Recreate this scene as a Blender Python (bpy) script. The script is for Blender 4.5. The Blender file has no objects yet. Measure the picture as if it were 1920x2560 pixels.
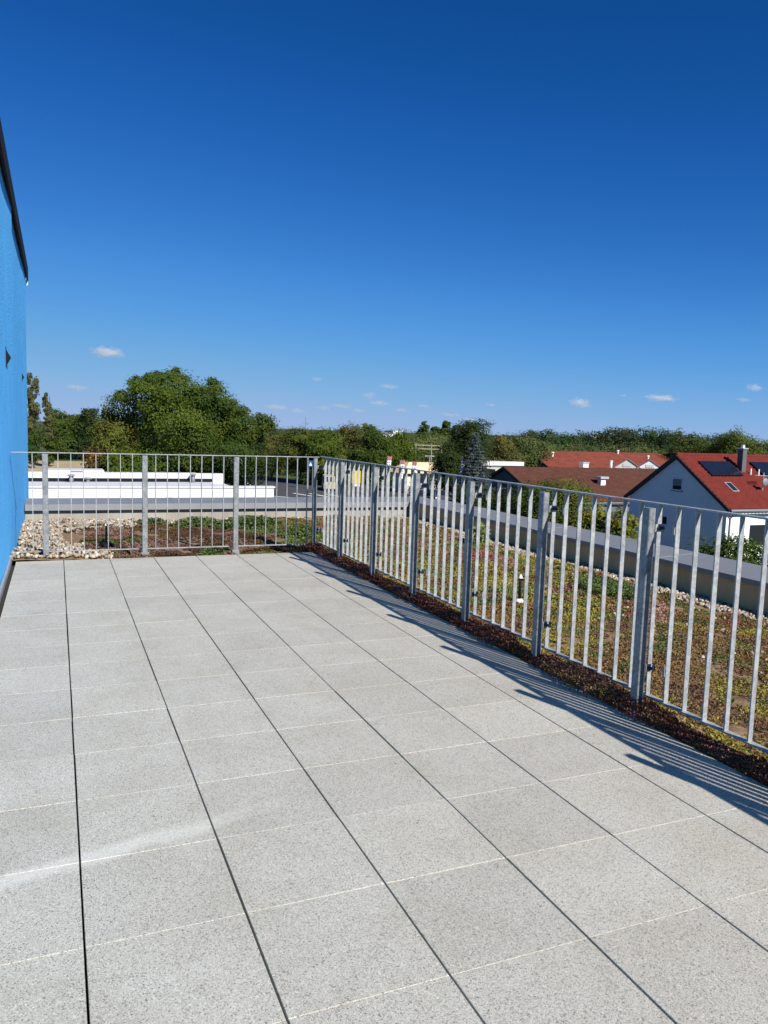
import bpy, bmesh, math, random
import numpy as np
from mathutils import Vector, Matrix
rnd = random.Random(7)
rng = np.random.default_rng(11)
S = bpy.context.scene
C = S.collection

# ------------------------------------------------------------------ camera
cam_d = bpy.data.cameras.new('camera')
cam = bpy.data.objects.new('camera', cam_d)
C.objects.link(cam)
cam_d.sensor_fit = 'VERTICAL'
cam_d.sensor_height = 36.0
cam_d.lens = 1944.33 / 2560 * 36.0
cam_d.clip_start = 0.05
cam_d.clip_end = 9000
_r = Vector((0.921883, -0.386178, 0.031597))
_u = Vector((0.011390, 0.108522, 0.994029))
_f = Vector((0.387301, 0.916018, -0.104444))
m = Matrix.Identity(4)
for i in range(3):
    m[i][0], m[i][1], m[i][2] = _r[i], _u[i], -_f[i]
m[0][3], m[1][3], m[2][3] = 0.0, 0.0, 1.604
cam.matrix_world = m
S.camera = cam

# ------------------------------------------------------------------ sky and sun
SUN_AZ = math.atan2(0.27, -0.963)          # clockwise from +Y
SUN_EL = math.radians(36.2)
world = bpy.data.worlds.new('World')
S.world = world
world.use_nodes = True
wn, wl = world.node_tree.nodes, world.node_tree.links
wn.clear()
sky = wn.new('ShaderNodeTexSky')
sky.sky_type = 'NISHITA'
sky.sun_disc = False
sky.sun_elevation = SUN_EL
sky.sun_rotation = SUN_AZ
sky.altitude = 0
sky.air_density = 0.5
sky.dust_density = 0.0
sky.ozone_density = 3.0
# the camera's tone curve for the blue: the same curve for every direction of the sky
sc_in = wn.new('ShaderNodeVectorMath'); sc_in.operation = 'SCALE'; sc_in.inputs['Scale'].default_value = 0.0909
cur = wn.new('ShaderNodeRGBCurve')
for ch, pts_ in ((0, [(0, 0), (.052, .006), (.08, .018), (.184, .089), (.361, .205), (.694, .325), (1, .35)]),
                 (1, [(0, 0), (.095, .074), (.147, .13), (.323, .314), (.578, .432), (.855, .47), (1, .48)]),
                 (2, [(0, 0), (.205, .305), (.30, .468), (.584, .725), (.83, .74), (1, .745)])):
    c_ = cur.mapping.curves[ch]
    while len(c_.points) < len(pts_): c_.points.new(.5, .5)
    for q_, xy in zip(c_.points, pts_): q_.location = xy
cur.mapping.extend = 'HORIZONTAL'
cur.mapping.update()
sc_out = wn.new('ShaderNodeVectorMath'); sc_out.operation = 'SCALE'; sc_out.inputs['Scale'].default_value = 6.6
bg = wn.new('ShaderNodeBackground')
bg.inputs['Strength'].default_value = 0.10
wo = wn.new('ShaderNodeOutputWorld')
wl.new(sky.outputs[0], sc_in.inputs[0])
wl.new(sc_in.outputs[0], cur.inputs['Color'])
wl.new(cur.outputs[0], sc_out.inputs[0])
wl.new(sc_out.outputs[0], bg.inputs['Color'])
wl.new(bg.outputs[0], wo.inputs['Surface'])

sd = bpy.data.lights.new('sun', 'SUN')
sd.energy = 5.0
sd.angle = math.radians(0.53)
sd.color = (1.0, 0.955, 0.89)
sun = bpy.data.objects.new('sun', sd)
C.objects.link(sun)
to_sun = Vector((math.sin(SUN_AZ) * math.cos(SUN_EL), math.cos(SUN_AZ) * math.cos(SUN_EL), math.sin(SUN_EL)))
sun.rotation_euler = to_sun.to_track_quat('Z', 'Y').to_euler()
sun.location = (10, -30, 25)

S.view_settings.view_transform = 'Standard'
S.view_settings.look = 'None'
S.view_settings.exposure = 0.60
S.view_settings.gamma = 1.0
S.render.engine = 'CYCLES'
S.cycles.max_bounces = 12
S.cycles.diffuse_bounces = 4
S.cycles.transparent_max_bounces = 8
S.cycles.volume_bounces = 12

# ------------------------------------------------------------------ helpers
def polar(bearing, d, z=0.0):
    b = math.radians(bearing)
    return Vector((d * math.sin(b), d * math.cos(b), z))

class MB:
    """collects faces for one mesh"""
    def __init__(s):
        s.v, s.f = [], []
    def poly(s, pts):
        n = len(s.v); s.v += [tuple(p) for p in pts]; s.f.append(tuple(range(n, n + len(pts)))); return s
    def hull8(s, p):
        n = len(s.v); s.v += [tuple(q) for q in p]
        for f in ((0, 3, 2, 1), (4, 5, 6, 7), (0, 1, 5, 4), (1, 2, 6, 5), (2, 3, 7, 6), (3, 0, 4, 7)):
            s.f.append(tuple(n + i for i in f))
        return s
    def box(s, x0, x1, y0, y1, z0, z1):
        return s.hull8([(x0, y0, z0), (x1, y0, z0), (x1, y1, z0), (x0, y1, z0), (x0, y0, z1), (x1, y0, z1), (x1, y1, z1), (x0, y1, z1)])
    def obox(s, o, ax, ay, az):
        o, ax, ay, az = Vector(o), Vector(ax), Vector(ay), Vector(az)
        return s.hull8([o, o + ax, o + ax + ay, o + ay, o + az, o + ax + az, o + ax + ay + az, o + ay + az])
    def prism(s, prof, axis, a0, a1):
        """prof: list of 2D points; axis 'x' (prof=y,z), 'y' (prof=x,z), 'z' (prof=x,y)"""
        n = len(s.v); k = len(prof)
        for a in (a0, a1):
            for p in prof:
                s.v.append((a, p[0], p[1]) if axis == 'x' else (p[0], a, p[1]) if axis == 'y' else (p[0], p[1], a))
        s.f.append(tuple(range(n, n + k))[::-1]); s.f.append(tuple(range(n + k, n + 2 * k)))
        for i in range(k):
            j = (i + 1) % k; s.f.append((n + i, n + j, n + k + j, n + k + i))
        return s
    def tube(s, p0, p1, r0, r1=None, seg=8, caps=True):
        p0, p1 = Vector(p0), Vector(p1); r1 = r0 if r1 is None else r1
        d = (p1 - p0).normalized(); a = d.orthogonal().normalized(); b = d.cross(a)
        n = len(s.v)
        for p, r in ((p0, r0), (p1, r1)):
            for i in range(seg):
                t = 2 * math.pi * i / seg; s.v.append(tuple(p + (a * math.cos(t) + b * math.sin(t)) * r))
        for i in range(seg):
            j = (i + 1) % seg; s.f.append((n + i, n + j, n + seg + j, n + seg + i))
        if caps:
            s.f.append(tuple(range(n, n + seg))[::-1]); s.f.append(tuple(range(n + seg, n + 2 * seg)))
        return s
    def ball(s, c, rx, ry, rz, nu=10, nv=7):
        n = len(s.v)
        for j in range(1, nv):
            th = math.pi * j / nv
            for i in range(nu):
                ph = 2 * math.pi * i / nu
                s.v.append((c[0] + rx * math.sin(th) * math.cos(ph), c[1] + ry * math.sin(th) * math.sin(ph), c[2] + rz * math.cos(th)))
        t = len(s.v); s.v.append((c[0], c[1], c[2] + rz)); b = len(s.v); s.v.append((c[0], c[1], c[2] - rz))
        for j in range(nv - 2):
            for i in range(nu):
                k = (i + 1) % nu; s.f.append((n + j * nu + i, n + (j + 1) * nu + i, n + (j + 1) * nu + k, n + j * nu + k))
        for i in range(nu):
            k = (i + 1) % nu; s.f.append((t, n + i, n + k)); s.f.append((b, n + (nv - 2) * nu + k, n + (nv - 2) * nu + i))
        return s
    def mesh(s, name, mat, smooth=False):
        me = bpy.data.meshes.new(name); me.from_pydata(s.v, [], s.f)
        bm = bmesh.new(); bm.from_mesh(me); bmesh.ops.recalc_face_normals(bm, faces=bm.faces[:]); bm.to_mesh(me); bm.free()
        if mat: me.materials.append(mat)
        if smooth:
            for p in me.polygons: p.use_smooth = True
        return me

def wloc(o):
    v = Vector(o.location)
    while o.parent:
        o = o.parent; v += Vector(o.location)
    return v

def put(name, me, loc=(0, 0, 0), parent=None, rot=None):
    """link a mesh as one object; loc is a place in the scene (no parent of a part is turned)"""
    o = bpy.data.objects.new(name, me); C.objects.link(o)
    loc = Vector(loc)
    if parent:
        o.parent = parent; loc = loc - wloc(parent)
    o.location = loc
    if rot: o.rotation_euler = rot
    return o

def tag(o, label=None, cat=None, group=None, kind=None):
    if label: o['label'] = label
    if cat: o['category'] = cat
    if group: o['group'] = group
    if kind: o['kind'] = kind
    return o

def thing(name, loc, label, cat, group=None):
    o = bpy.data.objects.new(name, None); C.objects.link(o)
    o.location = loc; o.empty_display_size = 0.2
    return tag(o, label, cat, group)

def copy_tree(src, loc, rz=0.0, scale=(1, 1, 1), label=None):
    r = src.copy(); C.objects.link(r); r.location = loc; r.rotation_euler = (0, 0, rz); r.scale = scale
    if label: r['label'] = label
    for ch in list(src.children):
        c = ch.copy(); C.objects.link(c); c.parent = r
        for g in list(ch.children):
            d = g.copy(); C.objects.link(d); d.parent = c
    return r

def lattice_noise(p, seed=0):
    """smooth value noise in 0..1 for an (n,3) array"""
    p = np.asarray(p, float); i = np.floor(p).astype(np.int64); f = p - i; f = f * f * (3 - 2 * f)
    def h(a):
        n = (a[:, 0] * 374761393 + a[:, 1] * 668265263 + a[:, 2] * 2147483647 + seed * 1013904223) & 0xffffffff
        n = ((n ^ (n >> 13)) * 1274126177) & 0xffffffff
        return ((n ^ (n >> 16)) & 0xffff) / 65535.0
    out = 0
    for dx in (0, 1):
        for dy in (0, 1):
            for dz in (0, 1):
                w = (f[:, 0] if dx else 1 - f[:, 0]) * (f[:, 1] if dy else 1 - f[:, 1]) * (f[:, 2] if dz else 1 - f[:, 2])
                out = out + w * h(i + np.array([dx, dy, dz]))
    return out

def n2(x, y, s, seed=0):
    x = np.atleast_1d(x).astype(float); y = np.atleast_1d(y).astype(float)
    return lattice_noise(np.stack([x * s, y * s, np.zeros_like(x)], 1), seed)

# ------------------------------------------------------------------ materials
def new_mat(name):
    m = bpy.data.materials.new(name); m.use_nodes = True
    nt = m.node_tree; b = nt.nodes['Principled BSDF']
    return m, nt, nt.nodes, nt.links, b

def ramp(N, stops):
    r = N.new('ShaderNodeValToRGB'); e = r.color_ramp.elements
    while len(e) < len(stops): e.new(0.5)
    for k, (p, c) in enumerate(stops):
        e[k].position = p; e[k].color = (*c, 1) if len(c) == 3 else c
    return r

def plain(name, c, rough=0.7, metal=0.0, var=0.12, scale=3.0, bump=0.0, bscale=60.0, streak=False):
    """a colour broken up by two scales of noise, optional fine relief"""
    m, nt, N, L, b = new_mat(name)
    b.inputs['Roughness'].default_value = rough; b.inputs['Metallic'].default_value = metal
    if rough > .7: b.inputs['Specular IOR Level'].default_value = .2
    tc = N.new('ShaderNodeTexCoord'); mp = N.new('ShaderNodeMapping')
    L.new(tc.outputs['Object'], mp.inputs['Vector'])
    if streak: mp.inputs['Scale'].default_value = (1, 1, 0.08)
    no = N.new('ShaderNodeTexNoise'); no.inputs['Scale'].default_value = scale; no.inputs['Detail'].default_value = 8
    no.inputs['Roughness'].default_value = 0.65
    L.new(mp.outputs[0], no.inputs['Vector'])
    lo = tuple(max(0, v * (1 - var)) for v in c); hi = tuple(min(1, v * (1 + var)) for v in c)
    r = ramp(N, [(0.3, lo), (0.7, hi)]); L.new(no.outputs['Fac'], r.inputs[0]); L.new(r.outputs[0], b.inputs['Base Color'])
    if bump:
        n3 = N.new('ShaderNodeTexNoise'); n3.inputs['Scale'].default_value = bscale; n3.inputs['Detail'].default_value = 4
        L.new(tc.outputs['Object'], n3.inputs['Vector'])
        bp = N.new('ShaderNodeBump'); bp.inputs['Strength'].default_value = bump; bp.inputs['Distance'].default_value = 0.01
        L.new(n3.outputs['Fac'], bp.inputs['Height']); L.new(bp.outputs[0], b.inputs['Normal'])
    return m

def slab_material():
    m, nt, N, L, b = new_mat('granite_slab')
    b.inputs['Roughness'].default_value = 0.72
    tc = N.new('ShaderNodeTexCoord'); oi = N.new('ShaderNodeObjectInfo')
    off = N.new('ShaderNodeVectorMath'); off.operation = 'SCALE'; L.new(oi.outputs['Location'], off.inputs[0]); off.inputs['Scale'].default_value = 3.7
    add = N.new('ShaderNodeVectorMath'); L.new(tc.outputs['Object'], add.inputs[0]); L.new(off.outputs[0], add.inputs[1])
    P = add.outputs[0]
    def vor(scale):
        v = N.new('ShaderNodeTexVoronoi'); v.inputs['Scale'].default_value = scale; L.new(P, v.inputs['Vector'])
        s = N.new('ShaderNodeSeparateColor'); L.new(v.outputs['Color'], s.inputs[0]); return s
    g1, g2 = vor(430), vor(230)
    r1 = ramp(N, [(0.0, (.16, .150, .130)), (.12, (.31, .292, .250)), (.45, (.41, .387, .333)), (.8, (.47, .445, .384)), (1, (.59, .565, .496))])
    r2 = ramp(N, [(0.0, (.40, .40, .40)), (.06, (.62, .62, .62)), (.11, (1, 1, 1)), (.93, (1, 1, 1)), (1, (1.3, 1.3, 1.3))])
    L.new(g1.outputs[0], r1.inputs[0]); L.new(g2.outputs[1], r2.inputs[0])
    mul = N.new('ShaderNodeMix'); mul.data_type = 'RGBA'; mul.blend_type = 'MULTIPLY'; mul.inputs[0].default_value = 1
    L.new(r1.outputs[0], mul.inputs[6]); L.new(r2.outputs[0], mul.inputs[7])
    # broad mottling and slab-to-slab difference
    geo = N.new('ShaderNodeNewGeometry')
    no = N.new('ShaderNodeTexNoise'); no.inputs['Scale'].default_value = 2.6; no.inputs['Detail'].default_value = 6
    L.new(geo.outputs['Position'], no.inputs['Vector'])
    rr = ramp(N, [(.3, (.935, .925, .90)), (.5, (1, 1, 1)), (.7, (1.045, 1.05, 1.06))]); L.new(no.outputs['Fac'], rr.inputs[0])
    mu2 = N.new('ShaderNodeMix'); mu2.data_type = 'RGBA'; mu2.blend_type = 'MULTIPLY'; mu2.inputs[0].default_value = 1
    L.new(mul.outputs[2], mu2.inputs[6]); L.new(rr.outputs[0], mu2.inputs[7])
    rs = ramp(N, [(0, (.95, .95, .95)), (1, (1.04, 1.04, 1.03))]); L.new(oi.outputs['Random'], rs.inputs[0])
    mu3 = N.new('ShaderNodeMix'); mu3.data_type = 'RGBA'; mu3.blend_type = 'MULTIPLY'; mu3.inputs[0].default_value = 1
    L.new(mu2.outputs[2], mu3.inputs[6]); L.new(rs.outputs[0], mu3.inputs[7])
    # dried water marks: faint darker blotches with soft outlines
    ns = N.new('ShaderNodeTexNoise'); ns.inputs['Scale'].default_value = 1.1; ns.inputs['Detail'].default_value = 9; ns.inputs['Roughness'].default_value = .62; ns.inputs['Distortion'].default_value = .6
    L.new(geo.outputs['Position'], ns.inputs['Vector'])
    rw = ramp(N, [(.44, (1, 1, 1)), (.50, (.945, .94, .925)), (.53, (.985, .982, .975)), (.72, (.95, .948, .935))]); L.new(ns.outputs['Fac'], rw.inputs[0])
    mw = N.new('ShaderNodeMix'); mw.data_type = 'RGBA'; mw.blend_type = 'MULTIPLY'; mw.inputs[0].default_value = 1
    L.new(mu3.outputs[2], mw.inputs[6]); L.new(rw.outputs[0], mw.inputs[7]); mu3 = mw
    # window-reflected sunlight painted into the colour: a soft band that wanders across several slabs
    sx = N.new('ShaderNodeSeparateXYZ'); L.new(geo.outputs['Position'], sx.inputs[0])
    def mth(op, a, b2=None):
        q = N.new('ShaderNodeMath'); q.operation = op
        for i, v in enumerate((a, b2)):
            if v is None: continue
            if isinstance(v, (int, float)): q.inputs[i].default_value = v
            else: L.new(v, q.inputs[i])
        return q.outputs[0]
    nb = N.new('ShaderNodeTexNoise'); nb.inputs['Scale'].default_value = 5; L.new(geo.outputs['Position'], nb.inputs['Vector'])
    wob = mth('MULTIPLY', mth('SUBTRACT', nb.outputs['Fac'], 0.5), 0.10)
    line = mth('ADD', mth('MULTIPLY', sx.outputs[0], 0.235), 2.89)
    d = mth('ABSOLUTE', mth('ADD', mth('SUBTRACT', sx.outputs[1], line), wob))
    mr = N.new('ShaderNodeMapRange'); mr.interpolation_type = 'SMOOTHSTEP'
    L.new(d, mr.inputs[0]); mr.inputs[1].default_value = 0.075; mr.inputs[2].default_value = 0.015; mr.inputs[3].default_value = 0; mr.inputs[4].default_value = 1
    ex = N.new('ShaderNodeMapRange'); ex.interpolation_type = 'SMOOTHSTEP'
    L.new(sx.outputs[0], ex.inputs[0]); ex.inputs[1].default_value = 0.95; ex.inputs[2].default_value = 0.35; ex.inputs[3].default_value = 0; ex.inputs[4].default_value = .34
    reflected_sun = mth('MULTIPLY', mr.outputs[0], ex.outputs[0])
    mu4 = N.new('ShaderNodeMix'); mu4.data_type = 'RGBA'; L.new(reflected_sun, mu4.inputs[0])
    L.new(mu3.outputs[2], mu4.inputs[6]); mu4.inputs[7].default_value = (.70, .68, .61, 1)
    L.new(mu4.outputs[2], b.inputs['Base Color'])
    bp = N.new('ShaderNodeBump'); bp.inputs['Strength'].default_value = .22; bp.inputs['Distance'].default_value = .002
    L.new(g1.outputs[0], bp.inputs['Height']); L.new(bp.outputs[0], b.inputs['Normal'])
    return m

def galvanised(name, c0, c1, c2):
    m, nt, N, L, b = new_mat(name)
    tc = N.new('ShaderNodeTexCoord'); oi = N.new('ShaderNodeObjectInfo')
    add = N.new('ShaderNodeVectorMath'); L.new(tc.outputs['Object'], add.inputs[0]); L.new(oi.outputs['Location'], add.inputs[1])
    v = N.new('ShaderNodeTexVoronoi'); v.inputs['Scale'].default_value = 55; L.new(add.outputs[0], v.inputs['Vector'])
    s = N.new('ShaderNodeSeparateColor'); L.new(v.outputs['Color'], s.inputs[0])
    no = N.new('ShaderNodeTexNoise'); no.inputs['Scale'].default_value = 9; no.inputs['Detail'].default_value = 7; L.new(add.outputs[0], no.inputs['Vector'])
    mx = N.new('ShaderNodeMath'); mx.operation = 'MULTIPLY_ADD'; L.new(s.outputs[0], mx.inputs[0]); mx.inputs[1].default_value = .35; L.new(no.outputs['Fac'], mx.inputs[2])
    r = ramp(N, [(.3, c0), (.6, c1), (1, c2)]); L.new(mx.outputs[0], r.inputs[0])
    L.new(r.outputs[0], b.inputs['Base Color'])
    b.inputs['Metallic'].default_value = .08; b.inputs['Roughness'].default_value = .55
    return m

def leafy(name, rough=.6, trans=.22, bump=False):
    """colour of every leaf from its own attribute, some light through the blade"""
    m, nt, N, L, b = new_mat(name)
    at = N.new('ShaderNodeAttribute'); at.attribute_name = 'leaf_colour'
    L.new(at.outputs['Color'], b.inputs['Base Color']); b.inputs['Roughness'].default_value = rough
    b.inputs['Specular IOR Level'].default_value = .12
    tr = N.new('ShaderNodeBsdfTranslucent'); mi = N.new('ShaderNodeMixShader'); mi.inputs[0].default_value = trans
    L.new(at.outputs['Color'], tr.inputs['Color'])
    out = N['Material Output']
    L.new(b.outputs[0], mi.inputs[1]); L.new(tr.outputs[0], mi.inputs[2]); L.new(mi.outputs[0], out.inputs['Surface'])
    return m

M_slab = slab_material()
M_steel = galvanised('galvanised_steel', (.17, .182, .19), (.25, .262, .266), (.37, .38, .38))
M_post = galvanised('duller_zinc', (.095, .105, .112), (.15, .162, .168), (.25, .26, .263))
M_bolt = plain('dark_bolt', (.05, .055, .06), .5, .6)
M_bed = plain('dark_bedding', (.035, .033, .03), .95, var=.3, scale=30)
M_soil = plain('roof_soil', (.19, .125, .07), .95, var=.5, scale=14, bump=.8, bscale=50)
M_blue = plain('blue_render', (.10, .475, .95), .85, var=.08, scale=2.2, bump=.9, bscale=38)
M_fascia = plain('black_fascia', (.005, .005, .006), .85, 0)
M_flash = plain('aluminium_flashing', (.45, .46, .47), .45, .5)
M_lamp = plain('anthracite_lamp', (.006, .007, .009), .8, 0)
M_coping = plain('grey_coping', (.215, .222, .23), .55, .25, var=.07, scale=2)
M_parapet = plain('beige_parapet', (.29, .27, .23), .9, var=.22, scale=2.2, bump=.3, bscale=40, streak=True)
M_brownwall = plain('brown_render', (.68, .42, .22), .9, var=.2, scale=2.0, bump=.3, bscale=40, streak=True)
M_white = plain('white_membrane', (.55, .55, .575), .65, var=.03, scale=.6)
M_whitewall = plain('white_render', (.74, .745, .76), .85, var=.04, scale=1.0, bump=.2, bscale=30)
M_offwhite = plain('off_white_render', (.60, .60, .61), .85, var=.05, scale=1.0, bump=.2, bscale=30)
M_grey = plain('vent_grey', (.18, .19, .21), .6, .2)
M_redtile = plain('red_clay_tile', (.118, .017, .012), .85, var=.22, scale=2.2)
M_browntile = plain('brown_clay_tile', (.068, .026, .018), .9, var=.28, scale=1.4)
M_oldred = plain('weathered_red_tile', (.135, .034, .022), .9, var=.28, scale=.9)
M_wood = plain('dark_verge_board', (.022, .018, .017), .7)
M_glass = plain('dark_glass', (.015, .018, .022), .08, 0)
M_solar = plain('solar_cell', (.012, .018, .035), .16, .3, var=.2, scale=6)
M_alu = plain('bright_aluminium', (.6, .61, .62), .4, .6)
M_pvc = plain('pale_pipe', (.72, .71, .68), .6)
M_trunk = plain('bark', (.09, .065, .045), .95, var=.35, scale=6, bump=.6, bscale=20)
M_asphalt = plain('asphalt', (.062, .062, .066), .9, var=.2, scale=.5)
M_line = plain('road_paint', (.72, .72, .70), .8)
M_grass = plain('meadow_grass', (.055, .075, .022), .95, var=.45, scale=.05)
M_field = plain('stubble_field', (.36, .28, .16), .95, var=.2, scale=.2)
M_beige = plain('beige_roof', (.62, .50, .32), .8, var=.15, scale=1.5)
M_cream = plain('cream_wall', (.60, .56, .46), .85)
M_slatedark = plain('dark_slate', (.085, .09, .095), .7, var=.2, scale=5)
M_weathered = plain('weathered_timber', (.30, .28, .20), .9)
M_yellow = plain('yellow_sign', (.80, .52, .02), .5)
M_signblue = plain('sign_blue', (.02, .07, .16), .5)
M_signwhite = plain('sign_white', (.80, .80, .80), .5)
M_bannerred = plain('banner_red', (.42, .17, .16), .8)
M_carblue = plain('dark_blue_paint', (.03, .035, .07), .25, .2)
M_carwhite = plain('white_paint', (.75, .75, .74), .3)
M_carbeige = plain('cream_paint', (.45, .40, .26), .35)
M_tyre = plain('tyre_rubber', (.02, .02, .02), .9)
M_leaf = leafy('tree_leaf', .8, .38)
M_sedum = leafy('sedum_leaf', .5, .12)
M_stone = leafy('pebble', .85, 0.0)

def set_colour(me, cols):
    a = me.attributes.new('leaf_colour', 'FLOAT_COLOR', 'POINT')
    c = np.ones((len(cols), 4), np.float32); c[:, :3] = cols
    a.data.foreach_set('color', c.ravel())

def raw_mesh(name, verts, faces, mat, cols=None, smooth=False):
    """fast mesh from numpy; faces (n,k) all of one size"""
    me = bpy.data.meshes.new(name); n, k = faces.shape
    me.vertices.add(len(verts)); me.vertices.foreach_set('co', np.asarray(verts, np.float32).ravel())
    me.loops.add(n * k); me.loops.foreach_set('vertex_index', faces.astype(np.int32).ravel())
    me.polygons.add(n); me.polygons.foreach_set('loop_start', np.arange(0, n * k, k, dtype=np.int32))
    if smooth: me.polygons.foreach_set('use_smooth', np.ones(n, bool))
    me.update(calc_edges=True); me.validate()
    if cols is not None: set_colour(me, cols)
    me.materials.append(mat)
    return me

def rand_dirs(n):
    v = rng.normal(size=(n, 3)); return v / np.linalg.norm(v, axis=1, keepdims=True)

def leaf_quads(pos, nrm, length, width, cols):
    """one folded diamond blade per position"""
    n = len(pos); t = np.cross(nrm, rand_dirs(n)); t /= np.linalg.norm(t, axis=1, keepdims=True) + 1e-9
    b = np.cross(nrm, t); L = (length * (0.6 + 0.8 * rng.random(n)))[:, None] if np.isscalar(length) else length[:, None]
    W = L * width
    v = np.stack([pos - t * L * .5, pos - b * W * .5 - nrm * W * .15, pos + t * L * .5, pos + b * W * .5 - nrm * W * .15], 1).reshape(-1, 3)
    f = np.arange(n * 4).reshape(n, 4)
    return v, f, np.repeat(cols, 4, axis=0)

def crown_mesh(name, lobes, n, leaf, seed, base=(.05, .075, .018), var=.35, clumps=26, width=.62, hollow=.55, warm=.0):
    """lobes: (x,y,z,rx,ry,rz[,tint]); leaves gather in small clumps on and inside each lobe"""
    global rng
    keep = rng; rng = np.random.default_rng(seed)
    P, Nn, Cc = [], [], []
    w = np.array([(l[3] * l[5]) + (l[3] * l[4]) for l in lobes]); w = w / w.sum()
    for l, wi in zip(lobes, w):
        k = max(40, int(n * wi)); nc = max(6, int(clumps))
        cd = rand_dirs(nc); cr = hollow + (1.05 - hollow) * rng.random(nc) ** .6
        R = np.array(l[3:6]); cc = cd * cr[:, None] * R + np.array(l[:3])
        cs = (.20 + .16 * rng.random(nc))
        idx = rng.integers(0, nc, k)
        off = np.clip(rng.normal(size=(k, 3)), -1.7, 1.7) * cs[idx][:, None] * R
        off[:, 2] *= .7
        p = cc[idx] + off
        out = (p - np.array(l[:3])) / R; out /= np.linalg.norm(out, axis=1, keepdims=True) + 1e-9
        nn = out * .85 + rand_dirs(k) * .6 + np.array([0, -.1, .3]); nn /= np.linalg.norm(nn, axis=1, keepdims=True)
        tint = np.array(l[6]) if len(l) > 6 else np.array(base)
        hue = 1 + var * 1.2 * (rng.random(nc) - .5)[idx][:, None] * np.array([1.2, .8, .6]) + var * .35 * (rng.random(k) - .5)[:, None]
        col = tint * np.array([1.32, 1.48, 1.30]) * hue
        if warm:
            wm = (rng.random(nc) < warm)[idx]; col[wm] *= np.array([1.7, 1.12, .8])
        P.append(p); Nn.append(nn); Cc.append(np.clip(col, .004, .5))
    v, f, c = leaf_quads(np.concatenate(P), np.concatenate(Nn), leaf, width, np.concatenate(Cc))
    rng = keep
    return raw_mesh(name, v, f, M_leaf, c)

def trunk_mesh(h, r, limbs=5, seed=1, spread=.5):
    q = random.Random(seed); b = MB(); z = 0; p = Vector((0, 0, -.3)); rr = r
    for k in range(4):
        nxt = p + Vector((q.uniform(-.04, .04) * h, q.uniform(-.04, .04) * h, h / 4 + (.3 if k == 0 else 0)))
        b.tube(p, nxt, rr, rr * .78, 7, caps=False); rr *= .78; p = nxt
        if k >= 1:
            for j in range(limbs // 2):
                a = q.uniform(0, 6.28); e = p + Vector((math.cos(a) * spread * h * .5, math.sin(a) * spread * h * .5, h * .28 * q.uniform(.6, 1.2)))
                b.tube(p, e, rr * .6, rr * .15, 5, caps=False)
    return b.mesh('trunk', M_trunk, True)

def make_tree(name, loc, crown, trunk, label, cat='tree', group=None):
    t = thing(name, loc, label, cat, group)
    put('crown', crown, loc, t)
    if trunk: put('trunk', trunk, loc, t)
    return t

GROUND = -7.0
# ================================================================== SETTING: ground, road, field
gm = MB(); gm.poly([(-4000, -4000, 0), (4000, -4000, 0), (4000, 4000, 0), (-4000, 4000, 0)])
tag(put('ground', gm.mesh('ground', M_grass), (0, 0, GROUND)), 'flat green land far below the terrace', kind='structure')
rd = MB(); rd.poly([(18, 40, 0), (60, 40, 0), (52, 108, 0), (44, 116, 0), (37, 121, 0), (33.8, 134, 0), (39.5, 175, 0), (50, 260, 0), (45, 260, 0), (34.2, 175, 0), (27.5, 134, 0), (22, 100, 0)])
tag(put('road', rd.mesh('road', M_asphalt), (0, 0, GROUND + .02)), 'grey asphalt road and yard below the terrace', kind='structure')
mk = MB()
for a, b_, w in [((24.6, 94.2), (28.6, 90.2), .22), ((28.6, 98.4), (29.9, 93.4), .2), ((30.6, 97.8), (31.6, 92.8), .2), ((32.6, 97.2), (33.4, 92.2), .2), ((30.2, 128), (36, 168), .14)]:
    a, b_ = Vector((*a, 0)), Vector((*b_, 0)); d = (b_ - a).normalized(); s = Vector((-d.y, d.x, 0)) * w
    mk.poly([a - s, b_ - s, b_ + s, a + s])
tag(put('road_marking', mk.mesh('road_marking', M_line), (0, 0, GROUND + .03)), 'white painted lines on the asphalt', kind='structure')
fl = MB(); fl.poly([(-12, 135, 0), (6.2, 135, 0), (8.6, 178, 0), (-14, 178, 0)])
tag(put('stubble_field', fl.mesh('stubble_field', M_field), (0, 0, GROUND + .02)), 'dry tan field in front of dark trees', kind='structure')

# ================================================================== TERRACE PAVING
paving = bpy.data.objects.new('terrace_paving', None); C.objects.link(paving)
tag(paving, 'pale speckled granite slab terrace', kind='structure')
def slab_mesh(wx, wy):
    hx, hy, c = wx / 2, wy / 2, .0012
    b = MB(); z0, z1 = -.042, 0.0
    ring = lambda ax, ay, z: [(-ax, -ay, z), (ax, -ay, z), (ax, ay, z), (-ax, ay, z)]
    v = ring(hx, hy, z0) + ring(hx, hy, z1 - c) + ring(hx - c, hy - c, z1)
    b.v = v; b.f = [(3, 2, 1, 0), (8, 9, 10, 11)]
    for o in (0, 4):
        for i in range(4):
            j = (i + 1) % 4; b.f.append((o + i, o + j, o + 4 + j, o + 4 + i))
    return b.mesh('slab', M_slab)
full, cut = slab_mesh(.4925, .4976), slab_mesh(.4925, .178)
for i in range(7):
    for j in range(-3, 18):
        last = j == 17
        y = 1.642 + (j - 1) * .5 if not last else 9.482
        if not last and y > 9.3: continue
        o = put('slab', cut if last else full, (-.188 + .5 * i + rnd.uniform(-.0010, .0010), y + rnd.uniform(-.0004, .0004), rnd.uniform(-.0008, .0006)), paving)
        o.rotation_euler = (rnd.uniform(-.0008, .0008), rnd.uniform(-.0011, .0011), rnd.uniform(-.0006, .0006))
bd = MB(); bd.poly([(-.52, -3, 0), (3.07, -3, 0), (3.07, 9.6, 0), (-.52, 9.6, 0)])
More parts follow.
